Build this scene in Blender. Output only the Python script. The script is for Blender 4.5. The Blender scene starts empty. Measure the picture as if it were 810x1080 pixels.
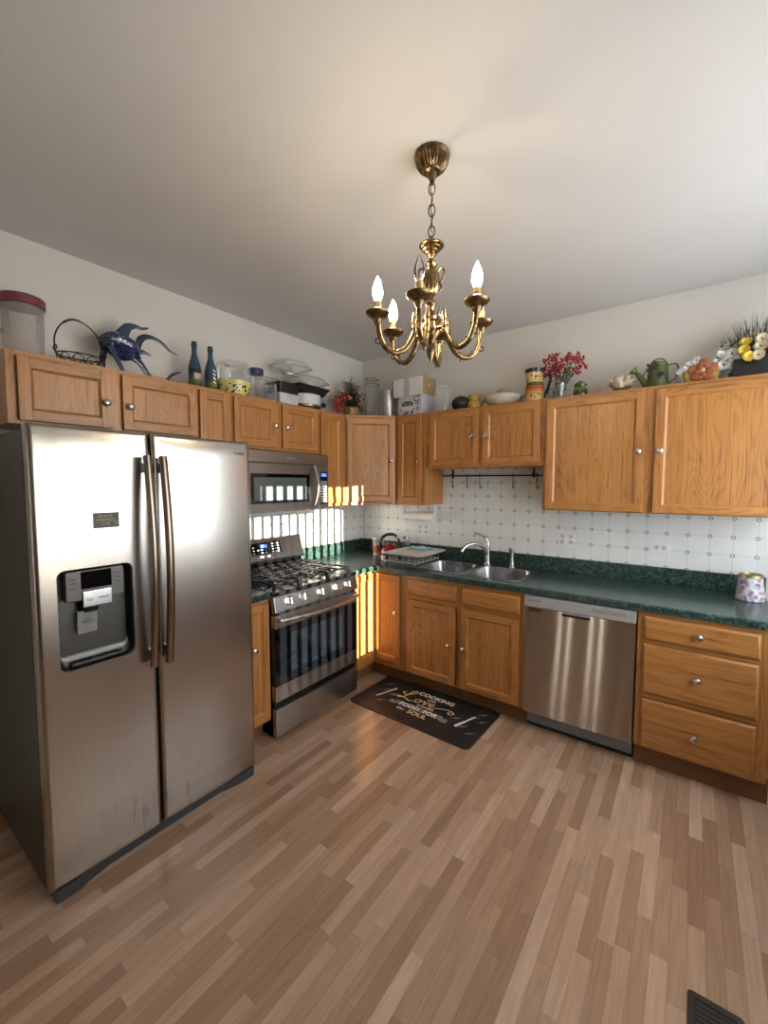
import bpy, bmesh, math, random
from mathutils import Vector, Matrix, Euler
random.seed(7)
PI = math.pi
sc = bpy.context.scene
COL = sc.collection

# ------------------------------------------------------------------ camera, sky, sun, window light, exposure
cam_d = bpy.data.cameras.new('camera')
cam = bpy.data.objects.new('camera', cam_d); COL.objects.link(cam)
cam.location = (2.6334, -3.2437, 1.5548)
cam.rotation_euler = (math.radians(90 - 3.7176), 0, math.radians(36.3917))
cam_d.sensor_fit = 'AUTO'; cam_d.sensor_width = 36
cam_d.lens = 445.2257 / 1080 * 36
cam_d.shift_x = (405 - 403.687) / 1080; cam_d.shift_y = -(540 - 539.2) / 1080
cam_d.clip_start = .02
sc.camera = cam

sc.view_settings.view_transform = 'Standard'
sc.view_settings.look = 'None'
sc.view_settings.gamma = 1
sc.view_settings.use_curve_mapping = False
sc.view_settings.exposure = 0.44

w = bpy.data.worlds.new('sky'); sc.world = w; w.use_nodes = True
w.node_tree.nodes['Background'].inputs[0].default_value = (.75, .87, 1, 1)
w.node_tree.nodes['Background'].inputs[1].default_value = 1.6

def lamp(name, kind, loc, energy, color, rot=None, **kw):
    d = bpy.data.lights.new(name, kind); d.energy = energy; d.color = color
    for k, v in kw.items(): setattr(d, k, v)
    o = bpy.data.objects.new(name, d); COL.objects.link(o); o.location = loc
    if rot is not None: o.rotation_euler = rot
    return o
SUN_DIR = Vector((-.894, .447, -.156)).normalized()
sun = lamp('sun', 'SUN', (8, -6, 4), 36.0, (1, .89, .73), angle=math.radians(.2))
sun.rotation_euler = SUN_DIR.to_track_quat('-Z', 'Y').to_euler()
# slit lamp, then daylight through the two openings in the side wall
lamp('added_slit_lamp', 'AREA', (1.07, -6.64, 1.25), 70, (1, .88, .70), (math.radians(90), 0, 0), shape='RECTANGLE', size=1.3, size_y=2.2)  # added behind the wall slits to brighten the streaks in the dishwasher door
lamp('window_daylight', 'AREA', (3.55, -2.52, 1.4), 5, (.88, .94, 1), (0, math.radians(90), 0), shape='RECTANGLE', size=1.4, size_y=1.15)
lamp('side_daylight', 'AREA', (3.60, -1.15, 1.66), 29, (.88, .945, 1), (0, math.radians(90), 0), shape='RECTANGLE', size=1.75, size_y=1.7)
sc.cycles.use_denoising = True
sc.cycles.max_bounces = 10
sc.cycles.diffuse_bounces = 5
sc.cycles.transparent_max_bounces = 24
sc.cycles.caustics_reflective = False
sc.cycles.caustics_refractive = False
sc.cycles.sample_clamp_indirect = 6

# ------------------------------------------------------------------ materials
class N:
    def __init__(s, name):
        s.m = bpy.data.materials.new(name); s.m.use_nodes = True
        s.t = s.m.node_tree; s.b = s.t.nodes['Principled BSDF']; s.out = s.t.nodes['Material Output']
    def n(s, kind, **kw):
        x = s.t.nodes.new(kind)
        for k, v in kw.items(): setattr(x, k, v)
        return x
    def link(s, a, b): s.t.links.new(a, b)
    def put(s, sock, v):
        if hasattr(v, 'is_output'): s.link(v, sock)
        else: sock.default_value = v
    def math(s, op, a, b=0.0, c=0.0):
        x = s.n('ShaderNodeMath', operation=op)
        for i, v in enumerate((a, b, c)): s.put(x.inputs[i], v)
        return x.outputs[0]
    def vmath(s, op, a, b=(0, 0, 0)):
        x = s.n('ShaderNodeVectorMath', operation=op)
        s.put(x.inputs[0], a); s.put(x.inputs[1], b)
        return x.outputs[0]
    def sep(s, v):
        x = s.n('ShaderNodeSeparateXYZ'); s.link(v, x.inputs[0]); return x.outputs
    def comb(s, a, b, c):
        x = s.n('ShaderNodeCombineXYZ')
        for i, v in enumerate((a, b, c)): s.put(x.inputs[i], v)
        return x.outputs[0]
    def coord(s): return s.n('ShaderNodeTexCoord').outputs['Object']
    def rnd(s): return s.n('ShaderNodeObjectInfo').outputs['Random']
    def noise(s, vec, scale=1, detail=2, rough=.5, dist=0):
        x = s.n('ShaderNodeTexNoise'); s.link(vec, x.inputs['Vector'])
        x.inputs['Scale'].default_value = scale; x.inputs['Detail'].default_value = detail
        x.inputs['Roughness'].default_value = rough; x.inputs['Distortion'].default_value = dist
        return x.outputs[0]
    def ramp(s, fac, stops):
        x = s.n('ShaderNodeValToRGB'); s.link(fac, x.inputs[0]); e = x.color_ramp.elements
        while len(e) < len(stops): e.new(.5)
        for el, (p, c) in zip(e, stops): el.position = p; el.color = (*c, 1) if len(c) == 3 else c
        return x.outputs[0]
    def mix(s, fac, a, b, blend='MIX'):
        x = s.n('ShaderNodeMix', data_type='RGBA', blend_type=blend)
        s.put(x.inputs[0], fac)
        s.put(x.inputs[6], a if hasattr(a, 'is_output') else (*a, 1)); s.put(x.inputs[7], b if hasattr(b, 'is_output') else (*b, 1))
        return x.outputs[2]
    def maprange(s, v, a, b, c, d):
        x = s.n('ShaderNodeMapRange')
        for i, q in enumerate((v, a, b, c, d)): s.put(x.inputs[i], q)
        return x.outputs[0]
    def bump(s, h, strength=.1, dist=.002):
        x = s.n('ShaderNodeBump'); s.link(h, x.inputs['Height'])
        x.inputs['Strength'].default_value = strength; x.inputs['Distance'].default_value = dist
        s.link(x.outputs[0], s.b.inputs['Normal'])
    def set(s, **kw):
        names = dict(col='Base Color', rough='Roughness', metal='Metallic', trans='Transmission Weight', ior='IOR', coat='Coat Weight',
                     emit='Emission Color', emits='Emission Strength', spec='Specular IOR Level', alpha='Alpha', sss='Subsurface Weight', aniso='Anisotropic')
        for k, v in kw.items():
            i = s.b.inputs[names[k]]
            if isinstance(v, tuple) and len(v) == 3: v = (*v, 1)
            s.put(i, v)
        return s

def srgb(r, g, b):
    f = lambda c: c / 12.92 if c <= .04045 else ((c + .055) / 1.055) ** 2.4
    return (f(r / 255), f(g / 255), f(b / 255))

def plain(name, col, rough=.5, metal=0, vary=.06, scale=30, **kw):
    """a plain finish with a faint cloudy variation"""
    k = N(name); c = k.coord()
    nz = k.noise(c, scale, 3)
    v = k.maprange(nz, .3, .7, 1 - vary, 1 + vary)
    x = k.n('ShaderNodeMix', data_type='RGBA', blend_type='MULTIPLY'); x.inputs[0].default_value = 1
    x.inputs[6].default_value = (*col, 1); k.link(k.comb(v, v, v), x.inputs[7])
    k.set(col=x.outputs[2], rough=rough, metal=metal, **kw)
    return k.m

def oak(name, axis, light=(.47, .208, .055), dark=(.125, .042, .010), fig=20, rough=.36):
    k = N(name); c = k.coord(); r = k.rnd()
    off = k.comb(k.math('MULTIPLY', r, 17.3), k.math('MULTIPLY', r, 5.1), k.math('MULTIPLY', r, 29.7))
    p = k.vmath('ADD', c, off)
    def sc3(a, l): return {'x': (l, a, a), 'z': (a, a, l), 'y': (a, l, a)}[axis]
    f1 = k.noise(k.vmath('MULTIPLY', p, sc3(5.0, .85)), 1, 2, .5)
    wob = k.noise(k.vmath('MULTIPLY', p, sc3(60, 4)), 1, 2, .5)
    ph = k.math('ADD', k.math('MULTIPLY', f1, 2 * PI * fig), k.math('MULTIPLY', wob, 1.6))
    rings = k.maprange(k.math('SINE', ph), -1, 1, 0, 1)
    rings = k.math('POWER', rings, 3.0)
    f2 = k.noise(k.vmath('MULTIPLY', p, sc3(185, 1.9)), 1, 3, .65)
    pores = k.maprange(f2, .50, .68, 0, 1)
    f3 = k.noise(k.vmath('MULTIPLY', p, sc3(22, 1.1)), 1, 3, .6)
    fac = k.math('ADD', k.math('MULTIPLY', rings, k.maprange(f2, .35, .6, .07, .38)), k.math('ADD', k.math('MULTIPLY', pores, .44), k.maprange(f3, .3, .75, -.10, .34)))
    col = k.ramp(fac, [(0, light), (.45, tuple(.62 * a + .38 * b for a, b in zip(light, dark))), (1, dark)])
    k.set(col=col, rough=rough, coat=.2)
    k.b.inputs['Coat Roughness'].default_value = .3
    k.bump(k.math('SUBTRACT', 1.0, pores), .08, .001)
    return k.m

def stainless(name, col, rough=.28, axis='z', streak=.1, smudge=0.0, aniso=0.0, brush=0.0):
    k = N(name); c = k.coord()
    s = {'x': (2, 160, 160), 'y': (160, 2, 160), 'z': (160, 160, 2)}[axis]
    st = k.noise(k.vmath('MULTIPLY', c, s), 1, 3, .6)
    big = k.noise(c, 4.5, 4, .65)
    v = k.maprange(st, .3, .7, 1 - streak, 1 + streak)
    x = k.n('ShaderNodeMix', data_type='RGBA', blend_type='MULTIPLY'); x.inputs[0].default_value = 1
    x.inputs[6].default_value = (*col, 1); k.link(k.comb(v, v, v), x.inputs[7])
    c2 = x.outputs[2]
    rr = rough + 0.0
    if smudge:
        # dried drips and wiped cloudy patches
        wide = k.noise(k.vmath('MULTIPLY', c, (4, 4, 2.2)), 1, 4, .6)
        drip = k.noise(k.vmath('MULTIPLY', c, (70, 70, 7)), 1, 4, .7)
        low = k.maprange(k.sep(c)[2], .75, .15, 0, 1)
        sm = k.math('MULTIPLY', k.math('MULTIPLY', k.maprange(drip, .52, .66, 0, 1), k.maprange(wide, .5, .66, 0, 1)), low)
        c2 = k.mix(k.math('MULTIPLY', sm, smudge), c2, tuple(a * .5 for a in col))
    k.set(col=c2, rough=rr, metal=1)
    if brush:     # level brush lines: each throws the reflection a little up or down
        wn = k.n('ShaderNodeTexWhiteNoise', noise_dimensions='1D'); k.link(k.math('MULTIPLY', k.sep(c)[2], 4000.0), wn.inputs['W'])
        g = k.n('ShaderNodeNewGeometry'); tilt = k.math('MULTIPLY', k.math('SUBTRACT', wn.outputs[0], .5), brush)
        k.link(k.vmath('NORMALIZE', k.vmath('ADD', g.outputs['Normal'], k.comb(0.0, 0.0, tilt))), k.b.inputs['Normal'])
    if aniso:     # sheet brushed level: highlights stretch upright
        k.set(aniso=aniso); k.link(k.comb(0.0, 0.0, 1.0), k.b.inputs['Tangent'])
    return k.m

def thin_glass(name, tint=(.95, .97, .96), frost=0.0, frost_col=(.85, .85, .85), refl=1.0):
    k = N(name)
    tr = k.n('ShaderNodeBsdfTransparent'); tr.inputs[0].default_value = (*tint, 1)
    gl = k.n('ShaderNodeBsdfGlossy'); gl.inputs['Roughness'].default_value = .04; gl.inputs[0].default_value = (1, 1, 1, 1)
    fr = k.n('ShaderNodeLayerWeight'); fr.inputs[0].default_value = .35
    fac = k.math('MULTIPLY', k.math('ADD', k.math('MULTIPLY', fr.outputs['Fresnel'], .8), .03), refl)
    a = k.n('ShaderNodeMixShader'); k.link(fac, a.inputs[0]); k.link(tr.outputs[0], a.inputs[1]); k.link(gl.outputs[0], a.inputs[2])
    res = a.outputs[0]
    if frost:
        df = k.n('ShaderNodeBsdfDiffuse'); df.inputs[0].default_value = (*frost_col, 1)
        b = k.n('ShaderNodeMixShader')
        nz = k.maprange(k.noise(k.coord(), 20, 3), .3, .7, frost * .85, min(1, frost * 1.15))
        k.link(nz, b.inputs[0]); k.link(res, b.inputs[1]); k.link(df.outputs[0], b.inputs[2])
        res = b.outputs[0]
    k.link(res, k.out.inputs[0])
    return k.m

M = {}
M['oak_v'] = oak('oak upright grain', 'z')
M['oak_h'] = oak('oak level grain', 'x')
M['oak_p'] = oak('oak panel figure', 'z', fig=30)
M['oak_hy'] = oak('oak level grain along side', 'y')
M['oak_in'] = plain('cabinet interior', (.22, .11, .04), .6)
M['kick'] = oak('darkened oak toe board', 'x', (.20, .092, .033), (.10, .044, .016), rough=.5)  # oak colour lowered for the shade in the toe recess; dado shares it
M['nickel'] = plain('brushed nickel', (.52, .50, .475), .26, 1)
M['steel'] = stainless('stainless sheet', (.50, .51, .52), .28, 'y', .025, 0, .6)
M['steel_fr'] = stainless('fridge stainless', (.44, .40, .36), .25, 'y', .008, .75, .12)
M['steel_x'] = stainless('dishwasher stainless', (.42, .375, .335), .10, 'x', .008, 0, 1.0, .6)
M['steel_lt'] = plain('light control strip', (.37, .362, .37), .45, .15, .02)
M['steel_mw'] = stainless('microwave stainless', (.37, .345, .33), .3, 'y', .025, 0, .6)
M['sink'] = stainless('sink steel', (.36, .36, .375), .27, 'x', .03)
M['bronze_handle'] = stainless('fridge handle metal', (.30, .24, .19), .26, 'z', .012)
M['fridge_side'] = plain('fridge side enamel', (.05, .042, .03), .42, .3)
M['black'] = plain('black enamel', (.006, .006, .007), .18)
M['black_m'] = plain('black cast iron', (.007, .007, .0075), .38)
M['black_pl'] = plain('black plastic', (.007, .007, .007), .4)
M['dark_gl'] = plain('black glass', (.002, .0025, .0035), .05)
M['grey_pl'] = plain('grey plastic', (.13, .125, .12), .4)
M['grey_foot'] = plain('blue grey base grille', (.038, .042, .045), .45)
M['recess'] = stainless('dispenser cavity', (.085, .085, .082), .38, 'z', .02)
M['white'] = plain('white plastic', (.75, .76, .76), .4)
M['white_pnt'] = plain('white printed mark', (.72, .72, .70), .6)
M['ink'] = plain('dark printed mark', (.03, .03, .032), .5)
M['screen_blue'] = N('blue lit clock').set(col=(.01, .02, .1), emit=(.10, .2, 1.0), emits=1.4, rough=.2).m
M['screen_w'] = plain('pale key legend', (.6, .66, .72), .5)

def wall_mat(name, col, rough=.7):
    k = N(name); c = k.coord()
    a = k.noise(c, 1.7, 4); b = k.noise(c, 180, 2)
    v = k.maprange(a, .3, .7, .965, 1.03)
    x = k.n('ShaderNodeMix', data_type='RGBA', blend_type='MULTIPLY'); x.inputs[0].default_value = 1
    x.inputs[6].default_value = (*col, 1); k.link(k.comb(v, v, v), x.inputs[7])
    k.set(col=x.outputs[2], rough=rough); k.bump(b, .12, .001)
    return k.m
M['wall'] = wall_mat('warm white wall paint', (.68, .655, .61))
M['ceiling'] = wall_mat('ceiling paint', (.64, .635, .625), .6)
M['wall_r'] = wall_mat('white wall paint', (.78, .78, .77))

def tile_mat(name, hx):
    """white square tiles with a small ring mark where four corners meet; hx = horizontal axis"""
    k = N(name); c = k.coord(); q = k.sep(c); T = .1095
    u = k.math('DIVIDE', k.math('ADD', q[hx], .0155 if hx == 0 else .041), T); v = k.math('DIVIDE', k.math('SUBTRACT', q[2], 1.0175), T)
    du = k.math('MULTIPLY', k.math('SUBTRACT', u, k.math('ROUND', u)), T)
    dv = k.math('MULTIPLY', k.math('SUBTRACT', v, k.math('ROUND', v)), T)
    au, av = k.math('ABSOLUTE', du), k.math('ABSOLUTE', dv)
    line = k.math('MINIMUM', au, av)
    grout = k.math('LESS_THAN', line, .0011)
    # octagonal ring: max(|x|,|y|,(|x|+|y|)*.7071)
    octo = k.math('MAXIMUM', k.math('MAXIMUM', au, av), k.math('MULTIPLY', k.math('ADD', au, av), .7071))
    ring = k.math('MULTIPLY', k.math('LESS_THAN', octo, .0112), k.math('GREATER_THAN', octo, .0060))
    core = k.math('LESS_THAN', octo, .0060)
    nz = k.noise(c, 9, 2)
    base = k.mix(k.maprange(nz, .3, .7, 0, 1), (.70, .735, .745), (.76, .785, .785))
    c1 = k.mix(k.math('MULTIPLY', grout, k.math('SUBTRACT', 1.0, core)), base, (.50, .53, .54))
    c2 = k.mix(ring, c1, (.21, .23, .225))
    k.set(col=c2, rough=.16)
    h = k.maprange(line, 0, .004, 0, 1)
    k.bump(h, .35, .0015)
    return k.m
M['tile_b'] = tile_mat('white tile back run', 0)
M['tile_l'] = tile_mat('white tile side run', 1)

def floor_mat():
    k = N('wood strip laminate'); c = k.coord(); q = k.sep(c)
    W = .0495; Lh = .46
    row = k.math('FLOOR', k.math('DIVIDE', q[0], W))
    wn = k.n('ShaderNodeTexWhiteNoise', noise_dimensions='1D'); k.link(row, wn.inputs['W'])
    yy = k.math('ADD', k.math('DIVIDE', q[1], Lh), k.math('MULTIPLY', wn.outputs[0], 7.0))
    idx = k.math('FLOOR', yy)
    wn2 = k.n('ShaderNodeTexWhiteNoise', noise_dimensions='2D'); k.link(k.comb(row, idx, 0), wn2.inputs['Vector'])
    t = wn2.outputs[0]
    off = k.comb(k.math('MULTIPLY', t, 40), k.math('MULTIPLY', t, 77), 0)
    p = k.vmath('ADD', c, off)
    grain = k.noise(k.vmath('MULTIPLY', p, (95, 4, 1)), 1, 4, .65)
    fig = k.noise(k.vmath('MULTIPLY', p, (16, 1.3, 1)), 1, 2, .5)
    rings = k.maprange(k.math('SINE', k.math('MULTIPLY', fig, 44)), -1, 1, 0, 1)
    base = k.ramp(t, [(0, (.345, .208, .13)), (.3, (.42, .265, .172)), (.65, (.485, .318, .213)), (1, (.58, .40, .285))])
    g = k.math('ADD', k.maprange(grain, .3, .7, .92, 1.08), k.math('MULTIPLY', rings, -.09))
    x = k.n('ShaderNodeMix', data_type='RGBA', blend_type='MULTIPLY'); x.inputs[0].default_value = 1
    k.link(base, x.inputs[6]); k.link(k.comb(g, g, g), x.inputs[7])
    fx = k.math('FRACT', k.math('DIVIDE', q[0], W)); fy = k.math('FRACT', yy)
    ex = k.math('MULTIPLY', k.math('MINIMUM', fx, k.math('SUBTRACT', 1.0, fx)), W)
    ey = k.math('MULTIPLY', k.math('MINIMUM', fy, k.math('SUBTRACT', 1.0, fy)), Lh)
    e = k.math('MINIMUM', ex, ey)
    seam = k.math('LESS_THAN', e, .0008)
    col = k.mix(k.math('MULTIPLY', seam, .38), x.outputs[2], (.10, .055, .03))
    k.set(col=col, rough=k.maprange(grain, .3, .7, .19, .27), spec=.5)
    k.bump(k.math('SUBTRACT', 1.0, seam), .12, .001)
    return k.m
M['floor'] = floor_mat()

def counter_mat():
    k = N('green marble laminate'); c = k.coord()
    a = k.noise(k.vmath('MULTIPLY', c, (1, 1, 1)), 42, 6, .7, 1.4)
    b = k.noise(c, 9, 5, .65, 2.2)
    vein = k.maprange(k.math('ABSOLUTE', k.math('SUBTRACT', b, .5)), 0, .022, 1, 0)
    base = k.ramp(a, [(.3, (.006, .015, .013)), (.5, (.018, .038, .034)), (.64, (.070, .122, .110)), (.78, (.26, .35, .325))])
    col = k.mix(k.math('MULTIPLY', vein, .35), base, (.11, .21, .175))
    k.set(col=col, rough=.2)
    return k.m
M['counter'] = counter_mat()

# ------------------------------------------------------------------ mesh building
class MB:
    def __init__(s): s.v = []; s.f = []; s.m = []
    def raw(s, verts, faces, mi=0, X=None):
        o = len(s.v)
        for p in verts:
            p = Vector(p); s.v.append(X @ p if X is not None else p)
        for f in faces: s.f.append(tuple(o + i for i in f)); s.m.append(mi)
        return s
    def bm(s, b, mi=0, X=None):
        b.verts.index_update()
        s.raw([v.co.copy() for v in b.verts], [[v.index for v in f.verts] for f in b.faces], mi, X); b.free(); return s
    def box(s, lo, hi, bev=0, mi=0, seg=2, X=None):
        b = bmesh.new(); bmesh.ops.create_cube(b, size=1)
        lo = Vector(lo); hi = Vector(hi); c = (lo + hi) / 2; d = hi - lo
        for v in b.verts: v.co = Vector((v.co.x * d.x, v.co.y * d.y, v.co.z * d.z)) + c
        if bev > 0:
            bev = min(bev, .49 * min(abs(d.x), abs(d.y), abs(d.z)))
            bmesh.ops.bevel(b, geom=list(b.edges), offset=bev, segments=seg, affect='EDGES', profile=.5)
        return s.bm(b, mi, X)
    def lathe(s, prof, c=(0, 0, 0), seg=28, mi=0, X=None, flute=None, sx=1, sy=1):
        c = Vector(c); V = []; F = []; n = len(prof)
        for i in range(seg):
            a = 2 * PI * i / seg
            for r, z in prof:
                rr = r * (1 + (flute[1] * math.cos(flute[0] * a) if flute else 0))
                V.append(c + Vector((rr * math.cos(a) * sx, rr * math.sin(a) * sy, z)))
        for i in range(seg):
            j = (i + 1) % seg
            for k in range(n - 1): F.append((i * n + k, j * n + k, j * n + k + 1, i * n + k + 1))
        if prof[0][0] > 1e-5: F.append(tuple(reversed([i * n for i in range(seg)])))
        if prof[-1][0] > 1e-5: F.append(tuple(i * n + n - 1 for i in range(seg)))
        return s.raw(V, F, mi, X)
    def shell(s, prof, c=(0, 0, 0), seg=28, mi=0, X=None, flute=None, sx=1, sy=1):
        """a lathe without end caps"""
        c = Vector(c); V = []; F = []; n = len(prof)
        for i in range(seg):
            a = 2 * PI * i / seg
            for r, z in prof:
                rr = r * (1 + (flute[1] * math.cos(flute[0] * a) if flute else 0))
                V.append(c + Vector((rr * math.cos(a) * sx, rr * math.sin(a) * sy, z)))
        for i in range(seg):
            j = (i + 1) % seg
            for k in range(n - 1): F.append((i * n + k, j * n + k, j * n + k + 1, i * n + k + 1))
        return s.raw(V, F, mi, X)
    def tube(s, pts, r, seg=8, mi=0, X=None, closed=False, flat=1.0):
        pts = [Vector(p) for p in pts]; n = len(pts)
        rs = r if isinstance(r, (list, tuple)) else [r] * n
        T = []
        for i in range(n):
            a = pts[(i - 1) % n] if closed else pts[max(i - 1, 0)]
            b = pts[(i + 1) % n] if closed else pts[min(i + 1, n - 1)]
            d = b - a; T.append(d.normalized() if d.length > 1e-9 else Vector((0, 0, 1)))
        u = T[0].orthogonal().normalized(); V = []; F = []
        for i in range(n):
            if i:
                u = u - T[i] * u.dot(T[i])
                u = u.normalized() if u.length > 1e-6 else T[i].orthogonal().normalized()
            w_ = T[i].cross(u)
            for k in range(seg):
                a = 2 * PI * k / seg
                V.append(pts[i] + (u * math.cos(a) + w_ * math.sin(a) * flat) * rs[i])
        for i in range(n if closed else n - 1):
            j = (i + 1) % n
            for k in range(seg):
                l = (k + 1) % seg
                F.append((i * seg + k, i * seg + l, j * seg + l, j * seg + k))
        if not closed:
            F.append(tuple(reversed(range(seg)))); F.append(tuple((n - 1) * seg + k for k in range(seg)))
        return s.raw(V, F, mi, X)
    def ball(s, c, r, mi=0, u=12, v=8, X=None):
        b = bmesh.new(); bmesh.ops.create_uvsphere(b, u_segments=u, v_segments=v, radius=1)
        r = (r, r, r) if not isinstance(r, (tuple, list)) else r
        for x in b.verts: x.co = Vector((x.co.x * r[0], x.co.y * r[1], x.co.z * r[2])) + Vector(c)
        return s.bm(b, mi, X)
    def prism(s, outline, h0, h1, mi=0, X=None):
        """outline in xy, swept from z=h0 to z=h1"""
        n = len(outline)
        V = [(x, y, h0) for x, y in outline] + [(x, y, h1) for x, y in outline]
        F = [tuple(reversed(range(n))), tuple(range(n, 2 * n))] + [(i, (i + 1) % n, n + (i + 1) % n, n + i) for i in range(n)]
        return s.raw(V, F, mi, X)
    def loft(s, loops, mi=0, X=None, cap0=False, cap1=False):
        n = len(loops[0]); V = [p for l in loops for p in l]; F = []
        for i in range(len(loops) - 1):
            for k in range(n):
                l = (k + 1) % n
                F.append((i * n + k, i * n + l, (i + 1) * n + l, (i + 1) * n + k))
        if cap0: F.append(tuple(reversed(range(n))))
        if cap1: F.append(tuple((len(loops) - 1) * n + k for k in range(n)))
        return s.raw(V, F, mi, X)
    def text(s, body, size, X, mi=0, ext=.0004, align='CENTER', squash=1.0, bold=0.0):
        cu = bpy.data.curves.new('t', 'FONT'); cu.body = body; cu.size = size; cu.extrude = ext
        cu.align_x = align; cu.align_y = 'CENTER'; cu.resolution_u = 3; cu.offset = size * bold
        o = bpy.data.objects.new('t', cu); COL.objects.link(o)
        dg = bpy.context.evaluated_depsgraph_get(); dg.update()
        me = bpy.data.meshes.new_from_object(o.evaluated_get(dg))
        S = X @ Matrix.Diagonal((squash, 1, 1, 1))
        s.raw([v.co.copy() for v in me.vertices], [tuple(p.vertices) for p in me.polygons], mi, S)
        bpy.data.objects.remove(o); bpy.data.meshes.remove(me); bpy.data.curves.remove(cu)
        return s
    def ribbon(s, pts, w, z, mi=0, X=None):
        """flat stroke in the xy plane at height z"""
        n = len(pts); V = []
        for i, p in enumerate(pts):
            a = Vector(pts[max(i - 1, 0)]); b = Vector(pts[min(i + 1, n - 1)]); d = (b - a)
            d = d.normalized() if d.length > 0 else Vector((1, 0)); nn = Vector((-d.y, d.x))
            ww = w[i] if isinstance(w, (list, tuple)) else w
            V += [(p[0] + nn.x * ww / 2, p[1] + nn.y * ww / 2, z), (p[0] - nn.x * ww / 2, p[1] - nn.y * ww / 2, z)]
        return s.raw(V, [(2 * i, 2 * i + 1, 2 * i + 3, 2 * i + 2) for i in range(n - 1)], mi, X)

def smooth_pts(pts, n=6, closed=False):
    """Catmull-Rom through the points"""
    P = [Vector(p) for p in pts]; out = []; m = len(P)
    g = (lambda i: P[i % m]) if closed else (lambda i: P[min(max(i, 0), m - 1)])
    for i in range(m if closed else m - 1):
        a, b, c, d = g(i - 1), g(i), g(i + 1), g(i + 2)
        for k in range(n):
            t = k / n
            out.append(.5 * ((2 * b) + (c - a) * t + (2 * a - 5 * b + 4 * c - d) * t * t + (3 * b - a - 3 * c + d) * t ** 3))
    if not closed: out.append(P[-1].copy())
    return out

def rrect(cx, cy, hw, hh, r, k=6):
    """rounded rectangle, counter-clockwise, 4 corners of k+1 points"""
    out = []
    for q, (sx, sy) in enumerate(((1, 1), (-1, 1), (-1, -1), (1, -1))):
        ox, oy = cx + sx * (hw - r), cy + sy * (hh - r)
        for i in range(k + 1):
            a = q * PI / 2 + PI / 2 * i / k
            out.append((ox + r * math.cos(a), oy + r * math.sin(a)))
    return out
def rrect_outer(cx, cy, hw, hh, r, x0, x1, y0, y1, k=6):
    """points on a surrounding rectangle that pair with rrect()"""
    out = []
    for q, (sx, sy) in enumerate(((1, 1), (-1, 1), (-1, -1), (1, -1))):
        ox, oy = cx + sx * (hw - r), cy + sy * (hh - r)
        X = x1 if sx > 0 else x0; Y = y1 if sy > 0 else y0
        side = (X, oy); top = (ox, Y); cor = (X, Y)
        seq = (side, cor, top) if q in (0, 2) else (top, cor, side)
        for i in range(k + 1):
            t = i / k * 2
            a, b = (seq[0], seq[1]) if t <= 1 else (seq[1], seq[2]); t = t if t <= 1 else t - 1
            out.append((a[0] + (b[0] - a[0]) * t, a[1] + (b[1] - a[1]) * t))
    return out

def thing(name, label, cat, loc=(0, 0, 0), rz=0.0, group=None):
    o = bpy.data.objects.new(name, None); COL.objects.link(o)
    o.location = loc; o.rotation_euler = (0, 0, rz); o.empty_display_size = .05
    o['label'] = label; o['category'] = cat
    if group: o['group'] = group
    return o
def origin(o):
    v = Vector((0, 0, 0))
    while o is not None: v += o.location; o = o.parent
    return v
def obj(name, mb, mats, parent=None, local=False, angle=38, loc=None):
    """link one mesh object; vertices are given in the world unless local"""
    if not isinstance(mats, (list, tuple)): mats = [mats]
    off = Vector((0, 0, 0))
    if parent is not None and not local: off = origin(parent)
    if loc is not None: off = Vector(loc)
    me = bpy.data.meshes.new(name)
    me.from_pydata([tuple(v - off) for v in mb.v], [], mb.f)
    for m in mats: me.materials.append(m)
    me.polygons.foreach_set('material_index', mb.m)
    me.polygons.foreach_set('use_smooth', [True] * len(me.polygons))
    b = bmesh.new(); b.from_mesh(me); bmesh.ops.recalc_face_normals(b, faces=list(b.faces)); b.to_mesh(me); b.free()
    me.set_sharp_from_angle(angle=math.radians(angle))
    o = bpy.data.objects.new(name, me); COL.objects.link(o)
    wn = o.modifiers.new('flat faces', 'WEIGHTED_NORMAL'); wn.keep_sharp = True
    if parent is not None: o.parent = parent
    if loc is not None: o.location = loc
    return o
def solo(name, mb, mats, label, cat, loc, group=None, **kw):
    """a thing that is one mesh"""
    o = obj(name, mb, mats, loc=loc, **kw); o['label'] = label; o['category'] = cat
    if group: o['group'] = group
    return o
def struct(name, mb, mats):
    o = obj(name, mb, mats); o['kind'] = 'structure'; return o
def copy_tree(o, parent=None):
    c = o.copy(); COL.objects.link(c)
    if parent is not None: c.parent = parent
    for ch in list(o.children): copy_tree(ch, c)
    return c
RX90 = Matrix.Rotation(PI / 2, 4, 'X')
def face_y(p, s=1.0):
    """text frame readable by a viewer looking along +y (x right, z up) at point p"""
    return Matrix.Translation(p) @ Matrix.Rotation(PI / 2, 4, 'X') @ Matrix.Scale(s, 4)
def face_x(p, s=1.0):
    """text frame readable by a viewer looking along -x (y right, z up)"""
    return Matrix.Translation(p) @ Matrix.Rotation(PI / 2, 4, 'Z') @ Matrix.Rotation(PI / 2, 4, 'X') @ Matrix.Scale(s, 4)

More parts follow.
